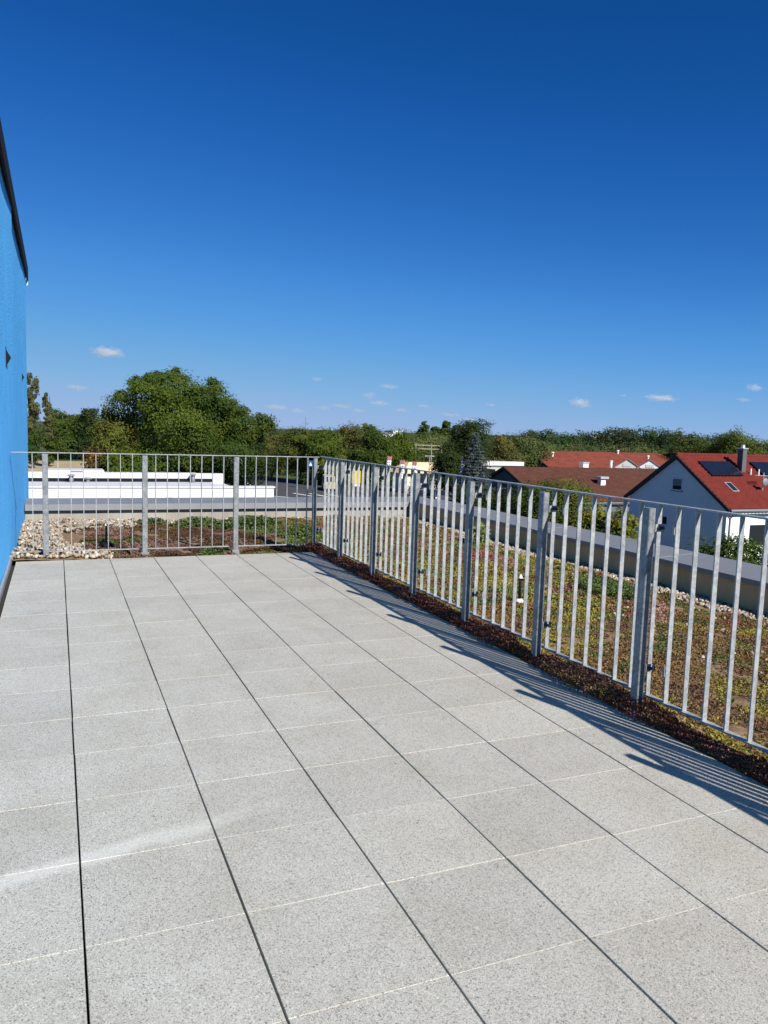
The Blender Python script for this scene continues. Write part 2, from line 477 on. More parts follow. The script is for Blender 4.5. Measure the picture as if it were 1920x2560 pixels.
tag(put('paving_bedding', bd.mesh('paving_bedding', M_bed), (0, 0, -.05)), 'dark bedding in the joints under the slabs', kind='structure')

# ================================================================== GREEN ROOF: substrate, sedum, gravel
def roof_z(x, y):
    x = np.atleast_1d(x).astype(float); y = np.atleast_1d(y).astype(float)
    z = -.085 + .035 * (n2(x, y, 1.3, 3) - .5) + .02 * (n2(x, y, 5, 4) - .5)
    near = np.clip(1 - np.minimum(np.abs(x - 3.1), np.where(x < 3.1, np.abs(y - 9.62), 9)) / .5, 0, 1)
    z = z + near * .045
    heap = np.exp(-(((x + .2) / .75) ** 2 + ((y - 10.1) / .75) ** 2))
    return z + .10 * heap * (x < 1.6) * (y > 9.55)
def grid(x0, x1, y0, y1, d):
    nx, ny = int((x1 - x0) / d) + 2, int((y1 - y0) / d) + 2
    X, Y = np.meshgrid(np.linspace(x0, x1, nx), np.linspace(y0, y1, ny)); X, Y = X.ravel(), Y.ravel()
    v = np.stack([X, Y, roof_z(X, Y)], 1)
    a = (np.arange(ny - 1)[:, None] * nx + np.arange(nx - 1)[None]).ravel()
    return v, np.stack([a, a + 1, a + nx + 1, a + nx], 1)
v1, f1 = grid(3.07, 6.5, -3, 14, .1); v2, f2 = grid(-.52, 3.07, 9.575, 14, .1)
tag(put('roof_substrate', raw_mesh('roof_substrate', np.concatenate([v1, v2]), np.concatenate([f1, f2 + len(v1)]), M_soil)), 'brown planting soil of the green roof', kind='structure')
rs = MB(); rs.box(-.6, 7.0, -4, 14.5, GROUND, -.2)
tag(put('building_below', rs.mesh('building_below', M_whitewall)), 'storeys of the building under the roof terrace', kind='structure')

PAL = np.array([(.245, .21, .040), (.185, .115, .045), (.085, .12, .034), (.34, .20, .15), (.15, .085, .05), (.15, .165, .045), (.30, .085, .08)])
def sedum_colour(x, y):
    n = len(x)
    k = np.zeros(n, int); a = n2(x, y, 1.7, 21); b = n2(x, y, 2.6, 22); c = n2(x, y, 5.5, 23); r = rng.random(n)
    near = x < 4.9
    k = np.where(a + .22 * (r - .5) + .30 * np.clip((6.0 - y) / 2.5, 0, 1) > .43, 0, 1)
    k = np.where(b + .3 * (r - .5) > .70, 4, k); k = np.where(c + .3 * (r - .5) > .80, 2, k); k = np.where((n2(x, y, 6.5, 29) + .3 * (r - .5) > .70) & (k == 0), 1, k)
    k = np.where((n2(x, y, 3.1, 24) + .25 * (r - .5) > .74) & ~near, 3, k)
    k = np.where((n2(x, y, 4.0, 27) + .2 * (r - .5) > .80) & ~near, 6, k)
    k = np.where((n2(x, y, 3.7, 25) + .2 * (r - .5) > .76), 5, k)
    k = np.where(((x - 5.55) / .28) ** 2 + ((y - 6.7) / .5) ** 2 < 1, 2, k)
    back = y > 9.6
    kb = np.where(n2(x, y, 2.2, 31) > .55, 4, 1); kb = np.where(n2(x, y, 3.4, 33) + .2 * (r - .5) > .68, 3, kb)
    kb = np.where(n2(x, y, 1.6, 35) > .72, 2, kb)
    k = np.where(back & (x < 3.2), kb, k); k = np.where(back & (x >= 3.2) & (r < .5), kb, k)
    col = PAL[k] * (.8 + .4 * rng.random(n))[:, None]
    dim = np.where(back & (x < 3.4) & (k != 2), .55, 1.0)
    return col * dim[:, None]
def sedum_patch(x, y, size, up, lift, col, mat=None):
    n = len(x); pos = np.stack([x, y, roof_z(x, y) + lift], 1)
    nn = rand_dirs(n) * .8 + np.array([0, 0, up]); nn /= np.linalg.norm(nn, axis=1, keepdims=True)
    return leaf_quads(pos, nn, size, .62, col)
def pts(n, x0, x1, y0, y1): return x0 + (x1 - x0) * rng.random(n), y0 + (y1 - y0) * rng.random(n)
x, y = pts(330000, 3.10, 6.15, 0.5, 13.8)
keep = (n2(x, y, 2.2, 41) * .6 + n2(x, y, 9, 42) * .55 > .27) & (x < 6.05 + .25 * (n2(x, y, 3, 43) - .5))
x, y = x[keep], y[keep]
size = np.where(y < 6, .019, .028) * (.6 + .8 * rng.random(len(x)))
lift = .004 + .065 * n2(x, y, 5.5, 44) ** 2 * (.35 + .75 * rng.random(len(x))) + .02 * n2(x, y, 16, 45) * rng.random(len(x))
lift = lift + np.where(((x - 5.55) / .28) ** 2 + ((y - 6.7) / .5) ** 2 < 1, .09 * rng.random(len(x)), 0)
v, f, c = sedum_patch(x, y, size, .5, lift, sedum_colour(x, y))
tag(put('sedum_carpet', raw_mesh('sedum_carpet', v, f, M_sedum, c)), 'olive and rust coloured sedum carpet beyond the railing', 'sedum', kind='stuff')
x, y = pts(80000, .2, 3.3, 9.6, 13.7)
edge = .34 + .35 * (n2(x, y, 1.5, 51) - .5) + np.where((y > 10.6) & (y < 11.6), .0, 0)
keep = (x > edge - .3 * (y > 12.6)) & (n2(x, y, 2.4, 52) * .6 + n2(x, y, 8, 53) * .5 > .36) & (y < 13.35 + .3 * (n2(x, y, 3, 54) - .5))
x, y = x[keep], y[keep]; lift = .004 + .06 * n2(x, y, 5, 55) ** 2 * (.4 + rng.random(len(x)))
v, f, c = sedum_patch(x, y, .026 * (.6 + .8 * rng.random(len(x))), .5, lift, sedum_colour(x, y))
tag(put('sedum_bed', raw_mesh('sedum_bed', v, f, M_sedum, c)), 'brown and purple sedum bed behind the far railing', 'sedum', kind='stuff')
# dark red sedum fringe hanging over the slab edge
n = 85000; y = -.5 + 10.3 * rng.random(n); lump = n2(np.zeros(n), y, 3.2, 61) * .7 + n2(np.zeros(n), y, 11, 62) * .5
wid = .035 + .075 * lump; t = rng.random(n); x = 3.125 + (t - .62) * 2 * wid
top = np.clip(.045 + .075 * lump, .02, .13) * np.sqrt(np.clip(1 - ((x - 3.125) / (wid * 1.35)) ** 2, .05, 1))
z = -.03 + top * (rng.random(n) ** .45) + .03
col = np.array([.150, .042, .032]) * (.5 + .9 * rng.random(n))[:, None]
wm = rng.random(n) < .16 + .3 * (n2(np.zeros(n), y, 2.1, 63) > .6); col[wm] = np.array([.26, .135, .10]) * (.6 + .7 * rng.random(wm.sum()))[:, None]
gm_ = rng.random(n) < .08; col[gm_] = np.array([.10, .11, .035])
nn = rand_dirs(n) * .9 + np.array([-.35, -.1, .35]); nn /= np.linalg.norm(nn, axis=1, keepdims=True)
v, f, c = leaf_quads(np.stack([x, y, z], 1), nn, 0.0125 * (.6 + .9 * rng.random(n)), .55, col)
tag(put('sedum_fringe', raw_mesh('sedum_fringe', v, f, M_sedum, c)), 'dark red sedum fringe along the slab edge under the railing', 'sedum', kind='stuff')

def stones(name, x, y, z, size, label):
    """pebbles: irregular eight-cornered lumps, all real geometry"""
    n = len(x); d = np.array([(-1, -1, -1), (1, -1, -1), (1, 1, -1), (-1, 1, -1), (-1, -1, 1), (1, -1, 1), (1, 1, 1), (-1, 1, 1)], float) * .58
    extra = np.array([(0, 0, 1), (0, 0, -1)], float)
    base = np.concatenate([d, extra])
    v = base[None] * (1 + .35 * (rng.random((n, 10, 3)) - .5))
    v = v * (size[:, None] * np.stack([.8 + .5 * rng.random(n), .7 + .4 * rng.random(n), .45 + .35 * rng.random(n)], 1))[:, None]
    q = rng.normal(size=(n, 4)); q[:, 1:3] *= .45; q /= np.linalg.norm(q, axis=1, keepdims=True); w, a, b, c = q.T
    R = np.stack([1 - 2 * (b * b + c * c), 2 * (a * b - c * w), 2 * (a * c + b * w), 2 * (a * b + c * w), 1 - 2 * (a * a + c * c), 2 * (b * c - a * w), 2 * (a * c - b * w), 2 * (b * c + a * w), 1 - 2 * (a * a + b * b)], 1).reshape(n, 3, 3)
    v = np.einsum('nij,nkj->nki', R, v) + np.stack([x, y, z], 1)[:, None]
    F = [(0, 1, 5), (0, 5, 4), (1, 2, 6), (1, 6, 5), (2, 3, 7), (2, 7, 6), (3, 0, 4), (3, 4, 7), (4, 5, 8), (5, 6, 8), (6, 7, 8), (7, 4, 8), (1, 0, 9), (2, 1, 9), (3, 2, 9), (0, 3, 9)]
    f = (np.arange(n)[:, None, None] * 10 + np.array(F)[None]).reshape(-1, 3)
    tone = np.array([(.50, .46, .40), (.40, .36, .30), (.60, .57, .52), (.44, .34, .25), (.33, .31, .29)])[rng.integers(0, 5, n)] * np.array([.74, .69, .61]) * (.65 + .6 * rng.random(n))[:, None]
    return tag(put(name, raw_mesh(name, v.reshape(-1, 3), f, M_stone, np.repeat(tone, 10, axis=0), smooth=True)), label, 'gravel', kind='stuff')
x, y = pts(5200, 5.95, 6.44, 1.0, 13.9); k = x > 6.05 + .22 * (n2(x, y, 2.5, 71) - .5); x, y = x[k], y[k]
x2, y2 = pts(1500, 1.2, 6.2, 13.35, 13.88); x, y = np.concatenate([x, x2]), np.concatenate([y, y2])
x2, y2 = pts(160, 4.4, 6.0, 2.5, 8); x, y = np.concatenate([x, x2]), np.concatenate([y, y2])
stones('gravel_strip', x, y, roof_z(x, y) + .006 + .012 * rng.random(len(x)), .016 + .014 * rng.random(len(x)), 'strip of pale pebbles along the foot of the parapet')
x, y = pts(3600, -.5, 1.5, 9.60, 13.9)
k = (x < .38 + .42 * (n2(x, y, 1.7, 72) - .5) + .25 * (y < 10.2) - .25 * ((y > 11.0) & (y < 12.4))) | ((y > 12.9) & (x < 1.2)); x, y = x[k], y[k]
stones('gravel_heap', x, y, roof_z(x, y) + .008 + .045 * rng.random(len(x)), 0.019 + .022 * rng.random(len(x)), 'heap of pale rounded pebbles beside the blue wall')

def clump(name, cx, cy, rx, ry, h, n, base, label, leaf=.05, grass=False):
    t = thing(name, (cx, cy, float(roof_z(cx, cy)[0])), label, 'plant')
    p = rand_dirs(n) * (rng.random(n) ** .4)[:, None] * np.array([rx, ry, h]); p[:, 2] = np.abs(p[:, 2])
    nn = rand_dirs(n) + np.array([0, -.2, .3]); nn /= np.linalg.norm(nn, axis=1, keepdims=True)
    col = np.array(base) * (.55 + .9 * rng.random(n))[:, None]
    v, f, c = leaf_quads(p, nn, leaf * (.6 + .8 * rng.random(n)), .2 if grass else .55, col)
    put('foliage', raw_mesh('foliage', v, f, M_sedum, c), t.location, t)
    b = MB()
    for k in range(6):
        a = rnd.uniform(0, 6.28); b.tube((0, 0, -.02), (rx * .5 * math.cos(a), ry * .5 * math.sin(a), h * .7), .006, .002, 5)
    put('stem', b.mesh('stem', M_trunk), t.location, t)
    return t
clump('roof_plant', 2.15, 13.0, .45, .28, .17, 1500, (.075, .10, .03), 'low green plant clump before the parapet behind the middle of the far railing')
clump('roof_plant', 2.95, 12.6, .62, .34, .20, 2200, (.07, .10, .03), 'widest green plant clump before the far parapet, behind the second post from the corner')
clump('roof_plant', 3.45, 11.3, .30, .5, .19, 1500, (.09, .12, .03), 'yellow green plant clump just behind the corner of the railing')
clump('roof_plant', 1.45, 13.4, .28, .2, .12, 700, (.06, .085, .03), 'small dark green plant clump beside the pebbles at the far parapet')
clump('grass_tuft', 5.9, 10.2, .14, .16, .34, 420, (.22, .26, .10), 'pale green grass tuft beside the pebble strip', leaf=.16, grass=True)

# black rod markers on the roof
def rod(loc, h, r, label, foot):
    t = thing('roof_marker', loc, label, 'marker')
    b = MB(); b.tube((0, 0, 0), (0, 0, h), r, r * .9, 10); put('rod', b.mesh('rod', M_lamp, True), loc, t)
    b = MB(); b.tube((0, 0, h), (0, 0, h + .035), r * 1.35, r * .7, 10); put('cap', b.mesh('cap', M_pvc), loc, t)
    b = MB(); b.ball((0, 0, .02), foot, foot, .045, 10, 6); put('foot', b.mesh('foot', M_lamp if foot > .1 else M_pvc, True), loc, t)
rod((4.26, 6.52, -.09), .27, .016, 'short dark rod with pale foot standing in the sedum beyond the side railing', .05)
rod((.60, 10.94, -.07), .29, .014, 'short black rod on a black foot beside the pebble heap', .11)

# ================================================================== PARAPETS
def parapet(name, label, wall_boxes, sheets, caps, wm=None):
    t = thing(name, wall_boxes[0][0], label, 'parapet')
    for (o, b) in [(wall_boxes[0][0], bx) for bx in wall_boxes[0][1]]:
        mb = MB(); mb.box(*b); put('wall', mb.mesh('wall', wm or M_parapet), (0, 0, 0), t)
    for s in sheets:
        put('coping_sheet', s, (0, 0, 0), t)
    for s in caps:
        put('coping_seam', s, (0, 0, 0), t)
sh, cp = [], []
y = -3.0
while y < 13.85:
    y1 = min(y + 2.5, 13.86); mb = MB()
    mb.prism([(6.40, .185), (6.412, .185), (6.412, .222), (7.02, .262), (7.02, .14), (7.032, .14), (7.032, .275), (6.40, .236)], 'y', y + .004, y1 - .004); sh.append(mb.mesh('coping_sheet', M_coping))
    if y > -3:
        mb = MB(); mb.prism([(6.396, .2), (6.396, .240), (7.036, .279), (7.036, .2), (7.03, .2), (7.03, .272), (6.402, .232), (6.402, .2)], 'y', y - .03, y + .03); cp.append(mb.mesh('coping_seam', M_coping))
    y = y1 if y1 > 13.85 else y + 2.5
parapet('parapet', 'shaded brown parapet with grey metal coping alongside the sedum roof', [((6.5, 5, 0), [(6.5, 7.0, -3.0, 13.945, -.2, .22)])], sh, cp, M_brownwall)
sh, cp = [], []
x = -.49
while x < 7.0:
    x1 = min(x + 2.4, 7.03); mb = MB()
    mb.prism([(13.865, .115), (13.877, .115), (13.877, .205), (14.52, .245), (14.52, .12), (14.532, .12), (14.532, .258), (13.865, .218)], 'x', x + .004, x1 - .004); sh.append(mb.mesh('coping_sheet', M_coping))
    if x > -.4:
        mb = MB(); mb.prism([(13.861, .118), (13.861, .222), (14.536, .262), (14.536, .2), (14.53, .2), (14.53, .255), (13.868, .215), (13.868, .118)], 'x', x - .03, x + .03); cp.append(mb.mesh('coping_seam', M_coping))
    x += 2.4
parapet('parapet', 'sunlit pale parapet with grey metal coping across the far end of the roof', [((3, 14, 0), [(-.49, 7.0, 13.95, 14.5, -.2, .20)])], sh, cp)

# ================================================================== BLUE BUILDING
bl = thing('blue_building', (-3, 8, GROUND), 'bright blue rendered building wall with black roof edge beside the terrace', 'building')
def wavy_wall():
    ys = np.concatenate([np.arange(-6, 16.11, .17), [16.1]]); n = len(ys)
    off = .010 * (n2(ys, ys * 0, .55, 81) - .5) + .004 * (n2(ys, ys * 0, 1.7, 82) - .5)
    for a_, b_, h_ in ((2.0, 5.5, .02), (9.5, 10.85, .028), (13.9, 15.6, .02)):    # render laid on in slightly proud bands
        off = off + h_ * np.clip((ys - a_) / (b_ - a_), 0, 1) * (ys < b_ + .02)
    b = MB(); 
    for k in range(n):
        b.v += [(-.5 + off[k], ys[k], GROUND), (-.5 + off[k], ys[k], 4.2)]
    for k in range(n - 1): b.f.append((2 * k, 2 * k + 2, 2 * k + 3, 2 * k + 1))
    m0 = len(b.v); b.v += [(-8, -6, GROUND), (-8, 16.1, GROUND), (-8, -6, 4.2), (-8, 16.1, 4.2)]
    e = 2 * (n - 1)
    b.f += [(m0, 0, 1, m0 + 2), (e, m0 + 1, m0 + 3, e + 1), (m0 + 1, m0, m0 + 2, m0 + 3), tuple([m0 + 2] + [2 * k + 1 for k in range(n)] + [m0 + 3])]
    return b.mesh('wall', M_blue)
put('wall', wavy_wall(), (0, 0, 0), bl)
b = MB(); b.prism([(-8.05, 4.14), (-8.05, 4.37), (-.445, 4.37), (-.445, 4.14), (-.47, 4.14), (-.47, 4.2), (-8.0, 4.2), (-8.0, 4.14)], 'y', -6.05, 16.18); put('roof_edge', b.mesh('roof_edge', M_fascia), (0, 0, 0), bl)
b = MB(); b.box(-.49, -.452, 16.1, 16.17, 4.05, 4.138); put('edge_bracket', b.mesh('edge_bracket', M_pvc), (0, 0, 0), bl)
b = MB(); b.tube((-.56, 11.45, 4.37), (-.56, 11.45, 4.66), .028, .028, 8); put('roof_pipe', b.mesh('roof_pipe', M_pvc), (0, 0, 0), bl)
b = MB(); b.box(-.497, -.478, -6, 9.58, -.03, .055); put('base_flashing', b.mesh('base_flashing', M_flash), (0, 0, 0), bl)
def wall_lamp(yy, label, k=1.0):
    t = thing('wall_lamp', (-.5, yy, 2.27), label, 'lamp', 'wedge lamps on the blue wall')
    b = MB(); b.prism([(-.50, 2.27 - .11 * k), (-.50 + .055 * k, 2.27 - .008 * k), (-.50 + .055 * k, 2.27 + .008 * k), (-.50, 2.27 + .105 * k)], 'y', yy - .05, yy + .05); put('housing', b.mesh('housing', M_lamp), (0, 0, 0), t)
    b = MB(); b.box(-.508, -.497, yy - .075 * k, yy + .075 * k, 2.27 - .13 * k, 2.27 + .13 * k); put('back_plate', b.mesh('back_plate', M_lamp), (0, 0, 0), t)
wall_lamp(9.6, 'nearer and larger looking black wedge lamp on the blue wall', .85)
wall_lamp(13.9, 'farther black wedge lamp near the end of the blue wall', .6)

# ================================================================== RAILINGS
bar_me = {}
def bar_mesh(dx, dy, z0, z1, mat=M_steel, name='baluster'):
    k = (dx, dy, z0, z1, name)
    if k not in bar_me:
        b = MB(); b.box(-dx / 2, dx / 2, -dy / 2, dy / 2, z0, z1); bar_me[k] = b.mesh(name, mat)
    return bar_me[k]
def post_mesh(turned):
    """rolled hollow section with softened corners"""
    w, d, t, h = .062, .046, .006, 1.213
    c = .004
    prof = [(-d / 2 + c, -w / 2), (-d / 2, -w / 2 + c), (-d / 2, w / 2 - c), (-d / 2 + c, w / 2), (d / 2 - c, w / 2), (d / 2, w / 2 - c), (d / 2, -w / 2 + c), (d / 2 - c, -w / 2)]
    if turned: prof = [(-q[1], q[0]) for q in prof]
    b = MB(); b.prism(prof, 'z', -.12, h)
    return b.mesh('post', M_post)
def foot_mesh(turned):
    b = MB(); a, c = (.044, .054) if turned else (.034, .044)
    b.box(-a, a, -c if not turned else -.034, c if not turned else .034, -.12, .045); return b.mesh('post_foot', M_coping)
P1, P2 = post_mesh(False), post_mesh(True)
rail_s = thing('railing', (3.12, 4.5, 0), 'long galvanised steel railing with flat bars running along the side of the terrace', 'railing')
XR = 3.22
for k in range(-4, 7):
    yp = 3.48 + 1.04 * k
    put('post', P1, (3.113, yp, 0), rail_s)
    ys = [yp + .034 + .1486 * j for j in range(7)] if k < 6 else []
    if k == -4: ys = ys[1:]
    for j, yy in enumerate(ys):
        if yy < 9.75: put('baluster', bar_mesh(.030, .008, .095, 1.227), (XR + rnd.uniform(-.001, .001), yy + rnd.uniform(-.002, .002), 0), rail_s, (0, rnd.uniform(-.0012, .0012), rnd.uniform(-.05, .05)))
    for zz in (1.10, .28):
        b = MB(); b.box(3.137, 3.202, yp - .034, yp - .028, zz - .022, zz + .022); br = put('bracket', b.mesh('bracket', M_steel), (0, 0, 0), rail_s)
        b = MB(); b.tube((3.158, yp - .034, zz), (3.158, yp - .046, zz), .012, .012, 6); b.tube((3.186, yp - .034, zz), (3.186, yp - .044, zz), .011, .011, 6); put('bolt', b.mesh('bolt', M_bolt), (0, 0, 0), br)
        if k > -4:
            b = MB(); b.box(3.190, 3.201, yp - .118, yp - .110, zz - .03, zz + .03); put('clip', b.mesh('clip', M_steel), (0, 0, 0), rail_s)
b = MB(); b.box(3.199, 3.241, -.7, 9.842, 1.227, 1.236); put('handrail', b.mesh('handrail', M_steel), (0, 0, 0), rail_s)
b = MB(); b.box(3.201, 3.239, -.7, 9.80, .085, .095); put('bottom_rail', b.mesh('bottom_rail', M_steel), (0, 0, 0), rail_s)

rail_b = thing('railing', (1.3, 9.72, 0), 'shorter galvanised steel railing with flat bars across the far end of the terrace', 'railing')
YB = 9.82
for xp in (-.123, .975, 2.077):
    put('post', P2, (xp, 9.713, 0), rail_b); put('post_foot', foot_mesh(True), (xp, 9.713, 0), rail_b)
    for zz in (1.10, .28):
        b = MB(); b.box(xp + .02, xp + .026, 9.737, 9.802, zz - .022, zz + .022); put('bracket', b.mesh('bracket', M_steel), (0, 0, 0), rail_b)
for i in range(-2, 24):
    xx = -.123 + .1375 * i
    if i in (0, 8, 16) or xx > 3.17 or xx < -.36: continue
    put('baluster', bar_mesh(.008, .030, .075, 1.220), (xx + rnd.uniform(-.0015, .0015), YB, 0), rail_b, (0, rnd.uniform(-.001, .001), rnd.uniform(-.04, .04)))
b = MB(); b.box(-.478, 3.197, 9.80, 9.841, 1.220, 1.229); put('handrail', b.mesh('handrail', M_steel), (0, 0, 0), rail_b)
b = MB(); b.box(-.478, 3.197, 9.801, 9.839, .065, .075); put('bottom_rail', b.mesh('bottom_rail', M_steel), (0, 0, 0), rail_b)

# ================================================================== WHITE FLAT ROOFED NEIGHBOURS
A = thing('flat_roof_building', (3, 33, GROUND), 'nearer long white flat roofed building with plain bright wall', 'building')
b = MB(); b.box(-14, 7.92, 30, 30.35, GROUND, -.80); put('wall', b.mesh('wall', M_offwhite), (0, 0, 0), A)
b = MB(); b.box(-14.05, 7.97, 29.96, 30.39, -.80, -.745); put('coping', b.mesh('coping', M_white), (0, 0, 0), A)
b = MB(); b.box(-14, 7.92, 30.40, 43.9, GROUND, -1.62); put('roof', b.mesh('roof', M_white), (0, 0, 0), A)
B = thing('flat_roof_building', (3, 48, GROUND), 'farther white flat roofed hall with small dark roof vents', 'building')
b = MB(); b.box(-16, 9.0, 44, 56, GROUND, -1.95); put('wall', b.mesh('wall', M_whitewall), (0, 0, 0), B)
b = MB(); b.box(-16.05, 9.05, 43.95, 56.05, -1.95, -1.80); put('roof', b.mesh('roof', M_white), (0, 0, 0), B)
b = MB(); b.box(-16, 9.0, 52, 52.3, -1.80, -1.66); put('roof_kerb', b.mesh('roof_kerb', M_white), (0, 0, 0), B)
b = MB(); b.box(-16, 9.0, 45.6, 45.9, -1.80, -1.22); put('parapet', b.mesh('parapet', M_white), (0, 0, 0), B)
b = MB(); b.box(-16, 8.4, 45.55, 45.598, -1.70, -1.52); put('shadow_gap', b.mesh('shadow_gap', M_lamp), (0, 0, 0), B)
for vx, vy, hgt in ((.72, 45.2, .42), (1.55, 45.2, .26), (7.2, 45.3, .5)):
    t = thing('roof_vent', (vx, vy, -1.8), {.42: 'tall dark vent cowl on the white roof', .26: 'low dark vent on the white roof beside the tall cowl', .5: 'dark vent near the right end of the white roof'}[hgt], 'vent', 'vents on the white roof')
    b = MB(); b.tube((0, 0, 0), (0, 0, hgt), .12, .12, 10); put('pipe', b.mesh('pipe', M_grey, True), t.location, t)
    b = MB(); b.tube((0, 0, hgt), (0, 0, hgt + .08), .22, .16, 10); put('cowl', b.mesh('cowl', M_grey), t.location, t)
U = thing('plant_unit', (.3, 50, -1.8), 'white box unit rising behind the white roof edge beside the field', 'roof unit')
b = MB(); b.box(-.6, 2.6, 49, 51, -1.8, -1.30); put('casing', b.mesh('casing', M_white), (0, 0, 0), U)
b = MB(); b.box(.8, 1.4, 48.6, 48.98, -1.55, -1.33); put('outlet', b.mesh('outlet', M_grey), (0, 0, 0), U)

# ================================================================== RED ROOFED HOUSE
H = thing('house', (47, 40.3, GROUND), 'white house with bright red tiled gable roof and solar panels', 'house')
X0, X1, YR, ZR, HW, ZE = 38.0, 56.0, 40.32, .60, 4.85, -2.60
b = MB(); b.prism([(YR - 4.45, GROUND), (YR + 4.45, GROUND), (YR + 4.45, ZE + .05), (YR, ZR - .22), (YR - 4.45, ZE + .05)], 'x', X0 + .18, X1 - .18); put('wall', b.mesh('wall', M_whitewall), (0, 0, 0), H)
def tiled(name, x0, x1, yr, zr, ye, ze, mat, rows, cols, amp=.05, step=.035):
    """one pitch: rows of rolled tiles, every course lapping over the one below"""
    v, f = [], []; nx = cols * 4 + 1
    d = np.array([ye - yr, ze - zr]); L = np.linalg.norm(d); d = d / L; nrm = np.array([-d[1], d[0]])
    if nrm[1] < 0: nrm = -nrm
    xs = np.linspace(x0, x1, nx); roll = amp * (np.abs(np.sin(np.linspace(0, cols * math.pi, nx))))
    for r in range(rows):
        for s, lift in ((r / rows, 0.0), ((r + 1) / rows, step)):
            py, pz = yr + d[0] * L * s, zr + d[1] * L * s
            jit = .006 * rnd.random()
            for x, h in zip(xs, roll): v.append((x, py + nrm[0] * (h + lift + jit), pz + nrm[1] * (h + lift + jit)))
    for k in range(2 * rows - 1):
        o = k * nx
        a = np.arange(nx - 1) + o; f.append(np.stack([a, a + 1, a + nx + 1, a + nx], 1))
    return raw_mesh(name, np.array(v), np.concatenate(f), mat)
rf = put('roof', tiled('roof', X0, X1, YR, ZR, YR - HW, ZE, M_redtile, 17, 60, .07, .06), (0, 0, 0), H)
put('roof', tiled('roof', X0, X1, YR, ZR, YR + HW, ZE, M_redtile, 17, 60), (0, 0, 0), H)
b = MB(); b.tube((X0, YR, ZR + .02), (X1, YR, ZR + .02), .13, .13, 8); put('ridge_cap', b.mesh('ridge_cap', M_redtile), (0, 0, 0), rf)
for sgn in (-1, 1):
    b = MB(); b.prism([(YR, ZR + .03), (YR + sgn * HW, ZE + .03), (YR + sgn * HW, ZE - .22), (YR, ZR - .22)], 'x', X0 - .06, X0 + .1); put('verge_board', b.mesh('verge_board', M_wood), (0, 0, 0), H)
b = MB(); b.tube((X0, YR - HW - .07, ZE - .03), (X1, YR - HW - .07, ZE - .03), .085, .085, 8); put('gutter', b.mesh('gutter', M_grey), (0, 0, 0), H)
b = MB(); b.tube((X0 + .45, YR - HW - .05, ZE - .1), (X0 + .45, YR - 4.51, ZE - .55), .045, .045, 6); b.tube((X0 + .45, YR - 4.51, ZE - .55), (X0 + .45, YR - 4.51, GROUND), .045, .045, 6); put('downpipe', b.mesh('downpipe', M_grey), (0, 0, 0), H)
def on_pitch(x, s, h=0.0):
    """point s metres below the ridge along the sunny pitch, h above it"""
    L = math.hypot(HW, ZR - ZE); dy, dz = -HW / L, (ZE - ZR) / L; return Vector((x, YR + dy * s - dz * -h * 1.0, ZR + dz * s + h * HW / L))
L_ = math.hypot(HW, ZR - ZE); DN = Vector((0, -HW / L_, (ZE - ZR) / L_)); UP = Vector((0, (ZE - ZR) / L_, HW / L_))
if UP.z < 0: UP = -UP
def pitch(x, s, h): return Vector((x, YR, ZR)) + DN * s + UP * h
for (a, c, s0, s1) in ((39.1, 41.85, .92, 2.45), (43.7, 47.4, .92, 2.45)):
    b = MB(); b.obox(pitch(a, s0, .12), Vector((c - a, 0, 0)), DN * (s1 - s0), UP * .07); so = put('solar_panel', b.mesh('solar_panel', M_lamp), (0, 0, 0), H)
    nn_ = max(2, round((c - a) / .93))
    for k in range(nn_):
        w = (c - a) / nn_; b = MB(); b.obox(pitch(a + w * k + .03, s0 + .03, .19), Vector((w - .06, 0, 0)), DN * (s1 - s0 - .06), UP * .012); put('solar_cell', b.mesh('solar_cell', M_solar), (0, 0, 0), so)
cb = pitch(42.35, 1.75, 0)
b = MB(); b.box(42.16, 42.52, cb.y - .22, cb.y + .22, cb.z - .5, cb.z + 1.48); ch = put('chimney', b.mesh('chimney', M_slatedark), (0, 0, 0), H)
b = MB(); b.box(42.11, 42.57, cb.y - .27, cb.y + .31, cb.z + 1.48, cb.z + 1.55); b.tube((42.36, cb.y, cb.z + 1.55), (42.36, cb.y, cb.z + 1.75), .13, .11, 8); put('chimney_cap', b.mesh('chimney_cap', M_alu), (0, 0, 0), ch)
for vx, s in ((43.0, 2.35), (42.72, 2.3)):
    q = pitch(vx + (.4 if vx > 42.8 else 0), s, 0); b = MB(); b.tube(q - Vector((0, 0, .1)), q + Vector((0, 0, .5)), .05, .05, 8); put('vent_pipe', b.mesh('vent_pipe', M_pvc), (0, 0, 0), H)
b = MB(); b.obox(pitch(39.6, 3.15, .06), Vector((.55, 0, 0)), DN * .95, UP * .08); sk = put('skylight', b.mesh('skylight', M_alu), (0, 0, 0), H)
b = MB(); b.obox(pitch(39.67, 3.22, .14), Vector((.41, 0, 0)), DN * .81, UP * .01); put('pane', b.mesh('pane', M_glass), (0, 0, 0), sk)
# roof aerial: mast, dish and rods
q = pitch(42.3, 4.0, 0); b = MB(); b.tube(q - Vector((0, 0, .1)), q + Vector((0, 0, 1.25)), .03, .03, 6); an = put('aerial', b.mesh('aerial', M_alu), (0, 0, 0), H)
b = MB()
for k in range(7): b.tube(q + Vector((-.45, -.3 + .1 * k, 1.05)), q + Vector((.45, -.3 + .1 * k, 1.05)), .012, .012, 4)
b.tube(q + Vector((0, -.35, 1.05)), q + Vector((0, .35, 1.05)), .015, .015, 4); put('aerial_rods', b.mesh('aerial_rods', M_alu), (0, 0, 0), an)
b = MB(); b.ball((q.x - .1, q.y - .25, q.z + .65), .27, .08, .27, 14, 8); put('dish', b.mesh('dish', M_grey, True), (0, 0, 0), an)
